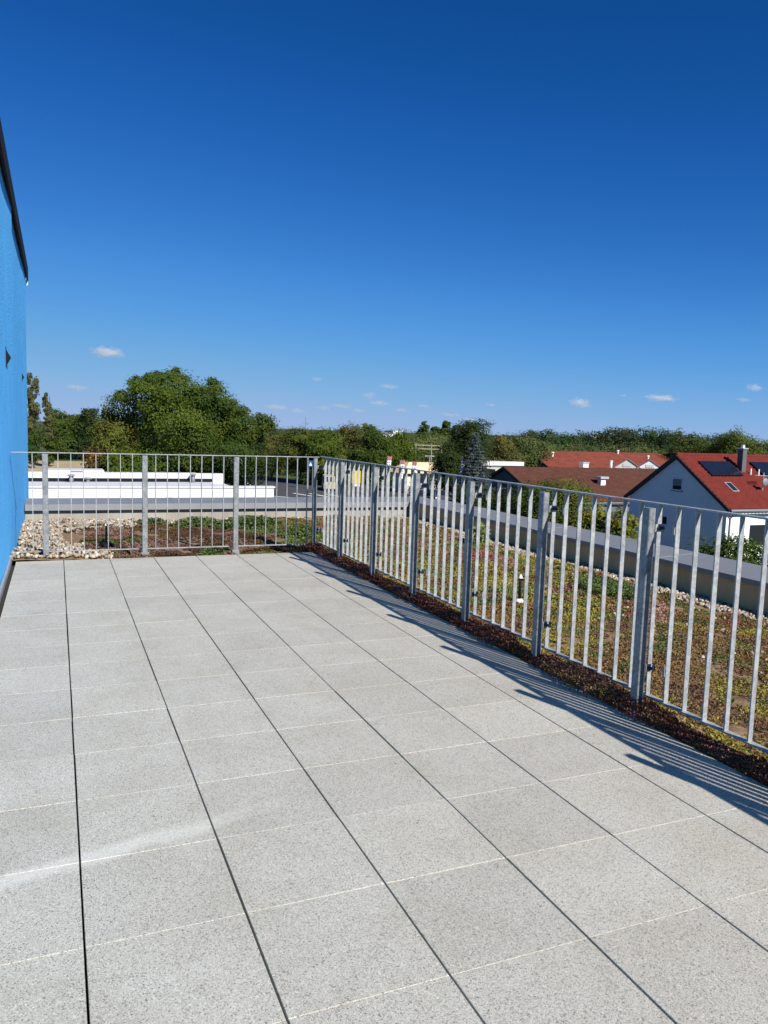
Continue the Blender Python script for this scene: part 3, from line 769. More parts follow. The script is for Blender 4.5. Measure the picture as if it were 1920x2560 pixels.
# gable window with half lowered shutter
b = MB()
for (y0, y1, z0, z1) in ((39.70, 40.62, -1.0, -.94), (39.70, 40.62, -1.78, -1.70), (39.70, 39.76, -1.70, -1.0), (40.56, 40.62, -1.70, -1.0)): b.box(38.12, 38.2, y0, y1, z0, z1)
wi = put('window', b.mesh('window', M_whitewall), (0, 0, 0), H)
b = MB(); b.box(38.155, 38.178, 39.76, 40.56, -1.70, -1.45); put('pane', b.mesh('pane', M_glass), (0, 0, 0), wi)
b = MB()
for k in range(6): b.box(38.14, 38.176, 39.76, 40.56, -1.45 + .075 * k, -1.45 + .075 * k + .062)
put('shutter', b.mesh('shutter', M_grey), (0, 0, 0), wi)
b = MB(); b.box(38.09, 38.2, 39.64, 40.68, -1.83, -1.78); put('sill', b.mesh('sill', M_grey), (0, 0, 0), wi)
b = MB(); b.box(38.15, 38.178, 40.95, 41.3, -4.15, -3.65); put('window', b.mesh('window', M_glass), (0, 0, 0), H)
for k, xx in enumerate((40.2, 43.4, 46.6, 49.8)):
    b = MB(); b.box(xx, xx + 1.3, YR - 4.475, YR - 4.452, -4.9, -3.6); w2 = put('window', b.mesh('window', M_glass), (0, 0, 0), H)
    b = MB(); b.box(xx - .06, xx + 1.36, YR - 4.50, YR - 4.455, -4.98, -4.9); put('sill', b.mesh('sill', M_alu), (0, 0, 0), w2)

# ================================================================== BROWN ROOFED HALL and buildings behind
def hall(name, label, x0, x1, yr, zr, ye, ze, mat, rows, cols, gable_mat):
    t = thing(name, ((x0 + x1) / 2, yr, GROUND), label, 'building'); hw = yr - ye
    b = MB(); b.prism([(yr - hw + .4, GROUND), (yr + hw - .4, GROUND), (yr + hw - .4, ze - .05), (yr, zr - .25), (yr - hw + .4, ze - .05)], 'x', x0 + .3, x1 - .3); put('wall', b.mesh('wall', gable_mat), (0, 0, 0), t)
    r = put('roof', tiled('roof', x0, x1, yr, zr, ye, ze, mat, rows, cols, .06, .05), (0, 0, 0), t)
    put('roof', tiled('roof', x0, x1, yr, zr, 2 * yr - ye, ze, mat, rows, cols, .06, .05), (0, 0, 0), t)
    for sgn in (-1, 1):
        b = MB(); b.prism([(yr, zr + .05), (yr + sgn * hw, ze + .05), (yr + sgn * hw, ze - .3), (yr, zr - .3)], 'x', x0 - .08, x0 + .12); put('verge_board', b.mesh('verge_board', M_wood), (0, 0, 0), t)
    b = MB(); b.tube((x0, ye - .08, ze - .05), (x1, ye - .08, ze - .05), .1, .1, 6); put('gutter', b.mesh('gutter', M_grey), (0, 0, 0), t)
    return t, r
M_slate = plain('slate_cladding', (.09, .11, .14), .7, var=.15, scale=4)
hl, hr = hall('hall', 'long low hall with dull brown tiled roof and slate clad gable', 50, 96, 81.5, -2.35, 72.6, -5.91, M_browntile, 20, 110, M_slate)
q = Vector((61.2, 77.0, -4.1)); vt = thing('roof_ventilator', q, 'grey box ventilator with white cap on the brown roof', 'vent')
b = MB(); b.box(-.35, .35, -.35, .35, -.5, .7); put('shaft', b.mesh('shaft', M_pvc), q, vt)
b = MB(); b.box(-.6, .6, -.6, .6, .7, .95); put('cap', b.mesh('cap', M_alu), q, vt)
rl, rr_ = hall('hall', 'farther long building with weathered red tiled roof behind the brown hall', 76, 128, 116, -1.1, 108, -4.3, M_oldred, 14, 100, M_slate)
for k, (vx, vz) in enumerate(((79.5, -1.75), (95, -1.2), (100.5, -2.0))):
    v = Vector((vx, 113.6 if k != 1 else 115.4, vz)); t = thing('roof_ventilator', v, ('small pale vent near the gable end of the weathered red roof', 'small pale vent on the ridge of the weathered red roof', 'lowest small pale vent on the weathered red roof')[k], 'vent', 'pale vents on the weathered red roof')
    b = MB(); b.tube((0, 0, -.6), (0, 0, .35), .16, .16, 8); put('pipe', b.mesh('pipe', M_pvc), v, t)
    b = MB(); b.tube((0, 0, .35), (0, 0, .52), .3, .2, 8); put('cap', b.mesh('cap', M_pvc), v, t)
F = thing('flat_roof_annex', (75, 98, GROUND), 'pale flat roofed annex between the brown and red roofs', 'building')
b = MB(); b.box(58, 110, 96.5, 102, GROUND, -3.75); put('wall', b.mesh('wall', M_cream), (0, 0, 0), F)
b = MB(); b.box(57.8, 110.2, 96.3, 102.2, -3.75, -3.45); put('roof', b.mesh('roof', M_cream), (0, 0, 0), F)
W = thing('flat_roof_building', (62, 106, GROUND), 'white edged flat roof standing before the weathered red gable', 'building')
b = MB(); b.box(60, 68.5, 106, 112, GROUND, -3.35); put('wall', b.mesh('wall', M_grey), (0, 0, 0), W)
b = MB(); b.box(59.8, 68.7, 105.8, 112.2, -3.35, -2.72); put('roof', b.mesh('roof', M_white), (0, 0, 0), W)
cq = Vector((74.4, 98, -3.45)); t = thing('chimney_box', cq, 'square white chimney box on the pale annex', 'chimney')
b = MB(); b.box(-.5, .5, -.5, .5, 0, 1.05); put('shaft', b.mesh('shaft', M_white), cq, t); b = MB(); b.box(-.6, .6, -.6, .6, 1.05, 1.2); put('cap', b.mesh('cap', M_alu), cq, t)
cq = Vector((79.5, 98, -3.45)); t = thing('flue_pipe', cq, 'slim white flue pipe on the pale annex', 'pipe')
b = MB(); b.tube((0, 0, 0), (0, 0, 1.35), .22, .22, 10); put('pipe', b.mesh('pipe', M_white, True), cq, t); b = MB(); b.tube((0, 0, 1.35), (0, 0, 1.5), .3, .24, 10); put('cap', b.mesh('cap', M_white), cq, t)
for k, be in enumerate((40.15, 41.65)):
    c0 = polar(be, 122)
    t = thing('gabled_shed', (c0.x, c0.y, GROUND), ('cream gabled shed with a pale window, just over the brown roof ridge', 'white gabled shed squeezed between its cream neighbour and the red house roof')[k], 'shed', 'gabled sheds behind the brown hall')
    def gp_(a, z, d=0.0): return (c0.x + a * .77 + d * .64, c0.y - a * .64 + d * .77, z)
    b = MB(); P = [gp_(-1.7, GROUND), gp_(1.7, GROUND), gp_(1.7, -2.75), gp_(0, -1.62), gp_(-1.7, -2.75)]; Q = [gp_(-1.7, GROUND, 1.8), gp_(1.7, GROUND, 1.8), gp_(1.7, -2.75, 1.8), gp_(0, -1.62, 1.8), gp_(-1.7, -2.75, 1.8)]
    b.poly(P); b.poly(Q[::-1])
    for i in (0, 1, 4): j = (i + 1) % 5; b.poly([P[i], P[j], Q[j], Q[i]])
    put('wall', b.mesh('wall', (M_cream, M_whitewall)[k]), (0, 0, 0), t)
    b = MB(); E = [gp_(-1.95, -2.86, -.12), gp_(0, -1.56, -.12), gp_(1.95, -2.86, -.12)]; G = [gp_(-1.95, -2.86, 1.9), gp_(0, -1.56, 1.9), gp_(1.95, -2.86, 1.9)]
    for i in (0, 1): b.hull8([E[i], E[i + 1], G[i + 1], G[i]] + [(p[0], p[1], p[2] + .09) for p in (E[i], E[i + 1], G[i + 1], G[i])])
    put('roof', b.mesh('roof', M_grey), (0, 0, 0), t)
    b = MB(); b.poly([gp_(-.6, -2.65, -.05), gp_(.6, -2.65, -.05), gp_(.6, -2.2, -.05), gp_(-.6, -2.2, -.05)]); put('window', b.mesh('window', M_white), (0, 0, 0), t)
K = thing('kiosk', (47.5, 99.5, GROUND), 'low kiosk with a sunlit tan hipped roof below the spruce', 'building')
b = MB(); b.box(44.6, 50.4, 97.6, 102, GROUND, -4.2); put('wall', b.mesh('wall', M_cream), (0, 0, 0), K)
b = MB(); a = [(43.6, 97.0, -4.2), (51.2, 97.0, -4.2), (51.2, 103, -4.2), (43.6, 103, -4.2)]; r2 = [(45.6, 99.4, -2.75), (49.4, 99.4, -2.75), (49.4, 100.6, -2.75), (45.6, 100.6, -2.75)]
b.hull8(a + r2); put('roof', b.mesh('roof', M_beige), (0, 0, 0), K)
SK = thing('skyline_building', polar(22.75, 300, GROUND), 'tiny white building on the wooded skyline', 'building')
q = SK.location
b = MB(); b.box(-9, 2, -4, 4, 0, 7.4); put('wall', b.mesh('wall', M_whitewall), q, SK); b = MB(); b.box(2.0, 6, -4, 4, 0, 8.6); put('tower', b.mesh('tower', M_whitewall), q, SK)
b = MB(); b.box(-9.3, 2, -4.3, 4.3, 7.4, 7.8); put('roof', b.mesh('roof', M_grey), q, SK)

# ================================================================== SIGNS, FLAGS, LAMPS, CARS
def banner(b_, d, ztop, lean, label, w=.62, h=2.4):
    p = polar(b_, d, GROUND); t = thing('banner_flag', p, label, 'flag', 'white advertising flags along the yard')
    top = Vector((lean, 0, ztop - GROUND)); b = MB(); b.tube((0, 0, 0), top, .05, .03, 6); put('pole', b.mesh('pole', M_alu), p, t)
    sd_ = Vector((.92, -.38, 0)); mb = MB(); n = 6
    def strip(z0, z1, mat, nm):
        mb = MB()
        for k in range(n):
            for (u0, u1) in ((0, .5), (.5, 1)):
                f0, f1 = z0 + (z1 - z0) * k / n, z0 + (z1 - z0) * (k + 1) / n
                def pt(u, z):
                    s = z / top.z; return top * s + sd_ * (w * u * (.62 + .38 * min(1, (z - (top.z - h)) / h))) + Vector((.38, .92, 0)) * (.06 * math.sin(3 * u + 2 * z))
                mb.poly([pt(u0, f0), pt(u1, f0), pt(u1, f1), pt(u0, f1)])
        o = put(nm, mb.mesh(nm, mat, True), p, t); sm = o.modifiers.new('thickness', 'SOLIDIFY'); sm.thickness = .012
    strip(top.z - h, top.z - .55, M_signwhite, 'cloth'); strip(top.z - .55, top.z - .03, M_bannerred, 'cloth_top')
banner(23.02, 100, -1.70, .0, 'white flag with red top, farthest along the row from the spruce')
banner(23.97, 100, -2.15, .05, 'white flag with red top in the middle of the row by the tan roof')
banner(24.89, 100, -2.25, .0, 'longest white flag with red top, beside the tan roof', h=3.6)
banner(28.21, 95, -1.30, .6, 'leaning white flag with red top in front of the dark trees by the spruce')
def board(name, b_, d, z0, z1, w, mat, label, deco=None):
    p = polar(b_, d, GROUND); t = thing(name, p, label, 'sign'); s = Vector((.92, -.38, 0)); f = Vector((-.38, -.92, 0))
    for u in (-.32, .32):
        b = MB(); b.tube(s * w * u, s * w * u + Vector((0, 0, z1 - GROUND)), .05, .05, 6); put('post', b.mesh('post', M_grey), p, t)
    b = MB(); b.obox(-s * w / 2 + f * .06 + Vector((0, 0, z0 - GROUND)), s * w, f * .06, Vector((0, 0, z1 - z0))); pn = put('panel', b.mesh('panel', mat), p, t)
    if deco:
        h = z1 - z0; zc = z0 - GROUND
        for (pl, mt, nm) in deco:
            b = MB(); b.poly([s * (w * u) + f * .126 + Vector((0, 0, zc + h * v)) for u, v in pl]); put(nm, b.mesh(nm, mt), p, pn)
board('yellow_sign', 20.79, 90, -4.62, -3.15, 1.0, M_yellow, 'bright yellow sign board beyond the railing corner', [([(-.45, -.02), (.45, -.02), (.45, -.22), (-.45, -.22)], M_signwhite, 'lower_plate')])
board('road_sign', 17.43, 110, -3.85, -2.95, .85, M_signblue, 'blue road sign with white triangle by the road bend', [([(-.25, .2), (.25, .2), (0, .8)], M_signwhite, 'symbol')])
board('road_sign', 12.97, 100, -6.6, -5.9, .62, M_signblue, 'small blue and white sign standing on the asphalt yard', [([(-.5, 1.0), (.5, 1.0), (0, 1.75)], M_signwhite, 'symbol')])
def street_lamp(b_, d, ztop, label, arm=1.0):
    p = polar(b_, d, GROUND); t = thing('street_lamp', p, label, 'street lamp', 'street lamps below the terrace'); h = ztop - GROUND
    b = MB(); b.tube((0, 0, 0), (0, 0, h), .09, .05, 8); put('pole', b.mesh('pole', M_grey, True), p, t)
    s = Vector((.92, -.38, 0)); b = MB(); b.tube(Vector((0, 0, h)) - s * arm, Vector((0, 0, h)) + s * arm, .04, .04, 6); put('arm', b.mesh('arm', M_alu), p, t)
    for u in (-1, 1):
        b = MB(); b.obox(Vector((0, 0, h - .06)) + s * (arm * u - .3) , s * .6, Vector((.1, .2, 0)), Vector((0, 0, .12))); put('lamp_head', b.mesh('lamp_head', M_alu), p, t)
street_lamp(26.14, 100, -1.5, 'twin headed street lamp in front of the tan roof', .3)
street_lamp(12.0, 95, -2.35, 'single street lamp by the road beyond the white building', .5)
GA = thing('steel_gantry', polar(26.0, 150, GROUND), 'pale beam frame standing in the green field', 'frame')
q = GA.location; s = Vector((.9, -.43, 0))
for k, (zz, w0, w1) in enumerate(((5.9, -2.6, 2.6), (5.2, -3.6, 2.8))):
    b = MB(); b.obox(s * w0 + Vector((0, 0, zz)), s * (w1 - w0), Vector((.1, .2, 0)), Vector((0, 0, .2))); put('beam', b.mesh('beam', M_weathered), q, GA)
for u in (-2.4, .6, 2.5):
    b = MB(); b.obox(s * u, s * .16, Vector((.1, .2, 0)), Vector((0, 0, 6.3))); put('column', b.mesh('column', M_weathered), q, GA)
ms = thing('radio_mast', polar(17.0, 330, GROUND), 'thin radio mast above the distant trees', 'mast'); q = ms.location
b = MB(); b.tube((0, 0, 0), (0, 0, 13.0), .25, .08, 6); put('pole', b.mesh('pole', M_grey), q, ms); b = MB(); b.tube((-1.6, 0, 11), (1.6, 0, 11), .08, .08, 5); put('crossbar', b.mesh('crossbar', M_grey), q, ms)

def car(name, loc, rz, paint, label, van=False):
    t = thing(name, loc, label, 'van' if van else 'car', 'vehicles on the road and yard'); t.rotation_euler = (0, 0, rz)
    prof = [(-2.1, .35), (-2.15, .75), (-1.9, .92), (-1.0, 1.0), (-.45, 1.45), (1.0, 1.48), (1.75, 1.02), (2.1, .95), (2.15, .4)] if not van else [(-2.4, .35), (-2.45, 1.0), (-1.9, 1.2), (-1.3, 2.0), (2.3, 2.05), (2.4, .4)]
    n = len(prof); b = MB(); lay = [(-.86, 1), (-.78, 1.0), (.78, 1.0), (.86, 1)]
    for yy, k in ((-.86, .97), (-.74, 1.0), (.74, 1.0), (.86, .97)):
        for p in prof: b.v.append((p[0] * k, yy * (1 if p[1] < 1.05 else .86), p[1] * (1 if k == 1 else .985)))
    b.f.append(tuple(range(n))[::-1]); b.f.append(tuple(range(3 * n, 4 * n)))
    for l in range(3):
        for i in range(n): j = (i + 1) % n; b.f.append((l * n + i, l * n + j, (l + 1) * n + j, (l + 1) * n + i))
    def sub(nm, me, par):
        o = bpy.data.objects.new(nm, me); C.objects.link(o); o.parent = par; return o
    sub('body', b.mesh('body', paint), t)
    for sy in (-1, 1):
        b = MB(); w = [(-.75, 1.03), (-.36, 1.38), (.95, 1.40), (1.45, 1.06)] if not van else [(-1.65, 1.25), (-1.15, 1.85), (-.2, 1.9), (-.2, 1.25)]
        b.prism(w, 'y', sy * .77, sy * .845); sub('side_window', b.mesh('side_window', M_glass), t)
    b = MB(); b.prism([(-1.03, 1.03), (-.5, 1.44), (-.46, 1.44), (-.99, 1.03)] if not van else [(-1.88, 1.27), (-1.38, 1.93), (-1.32, 1.93), (-1.82, 1.27)], 'y', -.66, .66); sub('windscreen', b.mesh('windscreen', M_glass), t)
    for sx in (-1.35, 1.4):
        for sy in (-1, 1):
            b = MB(); b.tube((sx, sy * .68, .33), (sx, sy * .90, .33), .33, .33, 14); w_ = sub('wheel', b.mesh('wheel', M_tyre), t)
            b = MB(); b.tube((sx, sy * .90, .33), (sx, sy * .91, .33), .19, .19, 10); sub('rim', b.mesh('rim', M_alu), w_)
    for sy in (-.6, .6):
        b = MB(); b.box(-2.16, -2.1, sy - .16, sy + .16, .62, .76); sub('headlight', b.mesh('headlight', M_signwhite), t)
    return t
car('parked_car', (40.9, 86.5, GROUND + .02), math.radians(60), M_carblue, 'dark blue car parked below the tan roofed kiosk')
car('parked_car', (43.6, 85.2, GROUND + .02), math.radians(65), plain('violet_grey_paint', (.10, .10, .14), .3, .3), 'grey car parked beside the dark blue car')
car('parked_van', (35.2, 103.5, GROUND + .02), math.radians(75), M_carbeige, 'cream van parked near the corner of the railing', van=True)
car('parked_van', (36.9, 168, GROUND + .02), math.radians(100), M_carwhite, 'white van driving far along the road', van=True)
gr = thing('guard_rail', (36, 154, GROUND), 'pale guard rail along the far bend of the road', 'guard rail')
b = MB()
p0, p1 = Vector((34.1, 134, GROUND)), Vector((39.8, 175, GROUND)); dd = (p1 - p0)
b.obox(p0 + Vector((0, 0, .5)), dd, Vector((.08, 0, 0)), Vector((0, 0, .32))); put('rail', b.mesh('rail', M_alu), (0, 0, 0), gr)
for k in range(9):
    q = p0 + dd * (k / 8); b = MB(); b.box(q.x + .09, q.x + .2, q.y - .06, q.y + .06, GROUND, GROUND + .8); put('post', b.mesh('post', M_grey), (0, 0, 0), gr)

# ================================================================== TREES
G1, G2, G3 = (.060, .080, .013), (.044, .062, .013), (.078, .084, .018)
OL, DK, BR = (.080, .074, .024), (.024, .036, .011), (.090, .060, .022)
# the big broad tree: lobes in metres round its foot (x across, z up from the ground)
big = []
u = .0305
for (px, pz, r, tint) in [(425, 985, 56, G1), (365, 1000, 48, G1), (480, 1000, 52, G2), (320, 1030, 44, G1), (535, 1000, 42, G2), (440, 1060, 70, G1), (345, 1095, 60, G3), (545, 1060, 62, G1), (600, 1065, 44, G2), (640, 1085, 38, G2), (290, 1095, 46, G3), (497, 990, 32, G1), (385, 1045, 46, G1), (400, 1010, 34, G2), (455, 1020, 44, G1), (588, 1016, 30, G1), (640, 1052, 32, G2), (565, 1030, 42, G1), (510, 1035, 48, G2), (405, 945, 15, G1), (437, 932, 12, G2), (350, 958, 18, G1), (375, 950, 14, G2), (520, 953, 14, G2), (310, 998, 16, G1), (470, 1120, 62, G2), (395, 1150, 58, G1), (570, 1130, 56, G2), (635, 1140, 46, DK), (320, 1160, 50, G1), (260, 1150, 38, BR), (510, 1180, 50, DK), (440, 1200, 48, DK), (600, 1190, 42, DK), (360, 1205, 40, DK), (390, 955, 26, G1), (450, 950, 22, G2), (425, 945, 16, G1), (540, 962, 18, G2), (285, 1050, 22, G3), (600, 1025, 20, G2), (660, 1050, 18, G2)]:
    big.append(((px - 470) * u, rnd.uniform(-2.0, 2.0), 8.45 + (1062 - pz) * u, r * u * .86, r * u * 1.05, r * u * .80, tint))
p = polar(8.7, 60, GROUND)
make_tree('oak_tree', p, crown_mesh('crown', big, 130000, .155, 5, clumps=40, var=.5, warm=.05), trunk_mesh(7.5, .38, 8, 3, .5), 'largest tree, broad round green crown beyond the white roofs')

def lobes_round(seed, H, W, n=12, low=.28, tint=None, tall=1.0):
    q = random.Random(seed); L = []
    for k in range(n):
        t = q.random(); z = H * (low + (1 - low) * .9 * t ** .8); s = math.sin(math.pi * min(1, (z / H - low * .6) / (1 - low * .6) * .86 + .12)); a = q.uniform(0, 6.28); rr = q.random() ** .5 * W * .36 * s
        r = W * q.uniform(.17, .27) * (.65 + .5 * s); e = (math.cos(a) * rr, math.sin(a) * rr, min(z, H - r * .72), r, r, r * .85 * tall)
        L.append(e + ((tint,) if tint else ()))
    L.append((0, 0, H * .55, W * .3, W * .3, H * .28) + ((tint,) if tint else ()))
    return L
def std_tree(seed, H, W, leaves, leaf, tint, **kw):
    return crown_mesh('crown', lobes_round(seed, H, W, **kw), leaves, leaf, seed, base=tint, clumps=18, var=.5, warm=.06), trunk_mesh(H * .6, H * .022, 6, seed, .4)
# trees of their own look: (bearing, distance, top z, width, seed, tint, label)
one_off = [
    ('dark_tree', .35, 186, 4.3, 9.5, 101, G2, 'dark tree behind the tan field, next to the thin tall tree', 9000, .55),
    ('dark_tree', 2.05, 186, 4.7, 9.0, 102, DK, 'rounded dark tree behind the tan field, nearest the largest tree', 9000, .55),
    ('dark_tree', 1.25, 192, 3.4, 8.0, 112, G2, 'lower dark tree squeezed between two others behind the tan field', 7000, .55),
    ('bush_tree', 3.55, 66, 1.0, 4.2, 103, BR, 'small brownish tree at the foot of the largest tree', 9000, .2),
    ('olive_tree', 14.6, 132, .4, 6.6, 104, OL, 'olive brown tree beside the largest tree', 9000, .36),
    ('leafy_tree', 16.6, 122, 1.2, 8.5, 105, G3, 'olive leaved tree first beyond the road sign', 10000, .36),
    ('leafy_tree', 18.3, 118, 1.7, 7.5, 106, G1, 'fresh green tree in the middle of the distant row', 10000, .36),
    ('olive_tree', 20.3, 130, 2.4, 8.5, 107, OL, 'tallest olive brown tree of the distant middle row', 10000, .36),
    ('leafy_tree', 22.0, 124, 1.2, 7.0, 108, G2, 'dark green tree above the nearest white flags', 9000, .36),
    ('leafy_tree', 23.6, 128, 1.5, 8.0, 109, G1, 'green tree between the flags and the pale beam frame', 9000, .36),
    ('olive_tree', 26.6, 175, .6, 15.0, 110, (.085, .095, .035), 'wide pale green tree behind the pale beam frame', 9000, .5),
    ('dark_tree', 29.0, 112, 3.2, 9.0, 111, DK, 'tall dark tree standing behind the blue spruce', 13000, .33),
    ('dark_tree', 27.7, 104, -.6, 4.6, 113, DK, 'shorter dark tree between the street lamp and the spruce', 8000, .33),
    ('olive_tree', 31.2, 128, 1.0, 8.5, 114, OL, 'olive tree just beyond the blue spruce', 10000, .36),
    ('olive_tree', 33.1, 138, 1.0, 9.5, 115, (.07, .08, .028), 'grey green tree behind the white edged flat roof', 10000, .38),
    ('round_tree', 21.69, 262, 4.2, 8.2, 116, G2, 'lone round tree on the skyline beside the tiny white building', 5000, .8),
    ('sparse_tree', 25.55, 232, 5.0, 5.0, 117, G2, 'tallest sparse tree on the skyline above the tan roof', 2600, .7),
    ('sparse_tree', 26.55, 232, 4.0, 4.6, 118, G2, 'short sparse tree on the skyline, next to its tall twin', 2600, .7),
    ('sparse_tree', 27.3, 232, 5.0, 5.5, 119, G2, 'sparse skyline tree nearest the spruce', 3000, .7),
    ('leafy_tree', 46.9, 150, 3.6, 13.5, 120, (.062, .075, .018), 'large rounded green tree behind the chimney of the red roofed house', 16000, .42),
    ('leafy_tree', 44.4, 158, 2.6, 10.5, 121, (.05, .062, .02), 'dark leafy tree over the ridge of the red roofed house', 12000, .42),
    ('leafy_tree', 34.3, 44.5, -.85, 5.6, 123, G2, 'dark green tree close behind the parapet before the brown hall', 13000, .16),
    ('leafy_tree', 32.7, 47, -1.0, 4.8, 126, DK, 'dark rounded tree between the spruce and the brown roof', 11000, .17),
    ('leafy_tree', 36.5, 44, -.95, 5.2, 124, G3, 'lighter tree close behind the parapet below the brown roof', 11000, .16),
    ('leafy_tree', 31.4, 58, -3.0, 5.0, 125, DK, 'low dark tree behind the parapet left of the brown roof trees', 9000, .2),
]
for nm, be, d, zt, W_, sd_, tint, lab, n_, lf in one_off:
    H_ = zt - GROUND; cm, tm = std_tree(sd_, H_, W_, int(n_ * 1.6), lf * .76, tint, low=.12 if nm != 'sparse_tree' else .45, n=12 if nm != 'sparse_tree' else 7)
    make_tree(nm, polar(be, d, GROUND), cm, tm, lab)
# thin tall trees by the blue wall
for be, d, zt, W_, sd_, lab in ((-1.45, 150, 9.2, 3.4, 131, 'tall thin brownish poplar just beside the end of the blue wall'), (-.55, 156, 5.9, 3.0, 132, 'shorter thin poplar between the tall poplar and dark trees')):
    H_ = zt - GROUND; q = random.Random(sd_); L = [(q.uniform(-.2, .2) * W_, q.uniform(-.2, .2) * W_, H_ * (.12 + .86 * k / 13), W_ * .34 * (1 - .62 * k / 13) * q.uniform(.7, 1.2), W_ * .3, H_ * .075, (.085, .078, .034) if k > 4 else G2) for k in range(14)]
    make_tree('poplar_tree', polar(be, d, GROUND), crown_mesh('crown', L, 12000, .30, sd_, clumps=16, var=.5, hollow=.2), trunk_mesh(H_ * .8, .28, 6, sd_, .12), lab)
# blue spruce
def spruce_crown(H, R, seed):
    q = np.random.default_rng(seed); P, Nn, Cc = [], [], []
    lev = 24
    for k in range(lev):
        z = H * (.06 + .92 * k / lev); r = R * (1 - k / lev) ** .95 + .10; nb = int(7 + 12 * (1 - k / lev))
        for j in range(nb):
            a = 6.283 * (j + q.random()) / nb; rl = r * q.uniform(.72, 1.08); n = int(26 + 60 * rl / R)
            t = q.random(n) ** .7; x = np.cos(a) * rl * t; y = np.sin(a) * rl * t; s = q.normal(size=(n, 3)) * (.05 + .11 * t)[:, None]
            zz = z - .26 * rl * t + .16 * rl * t ** 2
            P.append(np.stack([x, y, zz], 1) + s * np.array([1, 1, .5])); nn = q.normal(size=(n, 3)) * .5 + np.array([np.cos(a) * .5, np.sin(a) * .5, .8]); Nn.append(nn / np.linalg.norm(nn, axis=1, keepdims=True))
            Cc.append(np.array([.085, .108, .104]) * (.55 + .9 * q.random() * (.4 + .6 * t) + .25 * q.random(n))[:, None])
    v, f, c = leaf_quads(np.concatenate(P), np.concatenate(Nn), .26, .4, np.concatenate(Cc)); return raw_mesh('crown', v, f, M_leaf, c)
b = MB(); b.tube((0, 0, -.3), (0, 0, 8.4), .2, .03, 8); tk = b.mesh('trunk', M_trunk)
make_tree('spruce_tree', polar(29.45, 95, GROUND), spruce_crown(9.1, 2.9, 9), tk, 'blue grey conical spruce in front of the dark trees')

# hedge and shrubs by the house
def shrub(be, d, zt, W_, seed, tint, n_, lf, label, nm='shrub', low=.05):
    H_ = zt - GROUND; cm = crown_mesh('crown', lobes_round(seed, H_, W_, 9, low), n_, lf, seed, base=tint, clumps=14, var=.55, warm=.04); make_tree(nm, polar(be, d, GROUND), cm, trunk_mesh(H_ * .5, .1, 6, seed, .3), label, 'shrub')
def cypress(be, d, zt, W_, seed, label):
    H_ = zt - GROUND; q = random.Random(seed); L = [(q.uniform(-.12, .12) * W_, q.uniform(-.12, .12) * W_, H_ * (.1 + .8 * k / 10), W_ * .42 * (1 - .55 * (k / 10) ** 2), W_ * .42 * (1 - .55 * (k / 10) ** 2), H_ * .09) for k in range(11)]
    make_tree('hedge_conifer', polar(be, d, GROUND), crown_mesh('crown', L, 7000, .14, seed, base=(.15, .13, .016), clumps=12, var=.5), trunk_mesh(H_ * .6, .08, 2, seed, .1), label, 'conifer', 'yellow green conifers beside the house')
for k, (be, d, zt, lab) in enumerate(((37.7, 43, -2.15, 'yellow green conifer at the near end of the row beside the house'), (38.65, 42.3, -2.0, 'second yellow green conifer of the row'), (39.6, 41.6, -1.9, 'third and brightest yellow green conifer of the row'), (40.6, 41, -2.1, 'yellow green conifer right against the grey gable'))):
    cypress(be, d, zt, 1.5, 140 + k, lab)
shrub(43.6, 33, -2.6, 3.6, 151, DK, 9000, .13, 'low dark shrub under the grey gable wall')
shrub(45.6, 29, -1.85, 3.2, 152, G2, 9000, .12, 'leafy shrub in front of the sunlit house wall')
shrub(48.0, 28, -1.55, 3.8, 153, G2, 11000, .12, 'largest leafy shrub covering the sunlit house wall')
shrub(50.5, 28, -1.5, 3.8, 154, G1, 9000, .12, 'leafy shrub farthest along the sunlit house wall')
shrub(41.6, 34, -4.0, 2.6, 155, G2, 6000, .13, 'small rounded shrub between conifers and gable')

# woods on the skyline: one mass of far crowns
def wood(name, label, specs, n, leaf, seed):
    L = []; q = random.Random(seed)
    for (b0, b1, d0, d1, z0, z1, cnt, tint, rad) in specs:
        for k in range(cnt):
            be = b0 + (b1 - b0) * (k + q.random()) / cnt; d = q.uniform(d0, d1); zt = z0 + (z1 - z0) * (k / max(1, cnt - 1)) + q.uniform(-1.1, .5); r = rad * q.uniform(.7, 1.25); p = polar(be, d)
            c = tuple(v * q.uniform(.75, 1.25) for v in tint)
            L.append((p.x, p.y, zt - r * 1.0, r, r, r * 1.0, c)); L.append((p.x, p.y, zt - r * 2.3, r * 1.15, r * 1.15, r * 1.3, c))
            if zt - r * 3.4 > GROUND: L.append((p.x, p.y, (zt - r * 3.2 + GROUND) / 2 + .4, r * 1.1, r * 1.1, max(1.2, (zt - r * 2.6 - GROUND) / 2), c))
    me = crown_mesh('wood', L, n, leaf, seed, clumps=14, var=.45)
    return tag(put(name, me), label, 'woodland', kind='stuff')
wood('distant_wood', 'dark wooded ridge along the skyline behind the red roofs', [(30.5, 33.3, 330, 370, .6, 3.0, 9, (.030, .044, .020), 4.2), (33.0, 36.5, 330, 370, 3.6, 3.3, 14, (.034, .050, .020), 4.2), (36, 39.5, 330, 370, 3.2, 5.0, 14, (.034, .05, .02), 4.2), (39, 43.0, 330, 370, 6.0, 5.6, 16, (.032, .046, .02), 4.2), (42.6, 47.5, 330, 370, 5.2, 3.6, 16, (.034, .05, .02), 4.2), (47, 56, 330, 370, 2.2, 2.0, 22, (.03, .045, .022), 4.2)], 90000, .85, 201)
wood('middle_wood', 'lighter olive green trees in a belt before the dark ridge', [(33.6, 45.0, 215, 260, -.4, .3, 38, (.066, .080, .030), 3.4), (36, 46.5, 180, 200, -1.7, -1.0, 26, (.058, .075, .026), 3.0)], 75000, .56, 202)
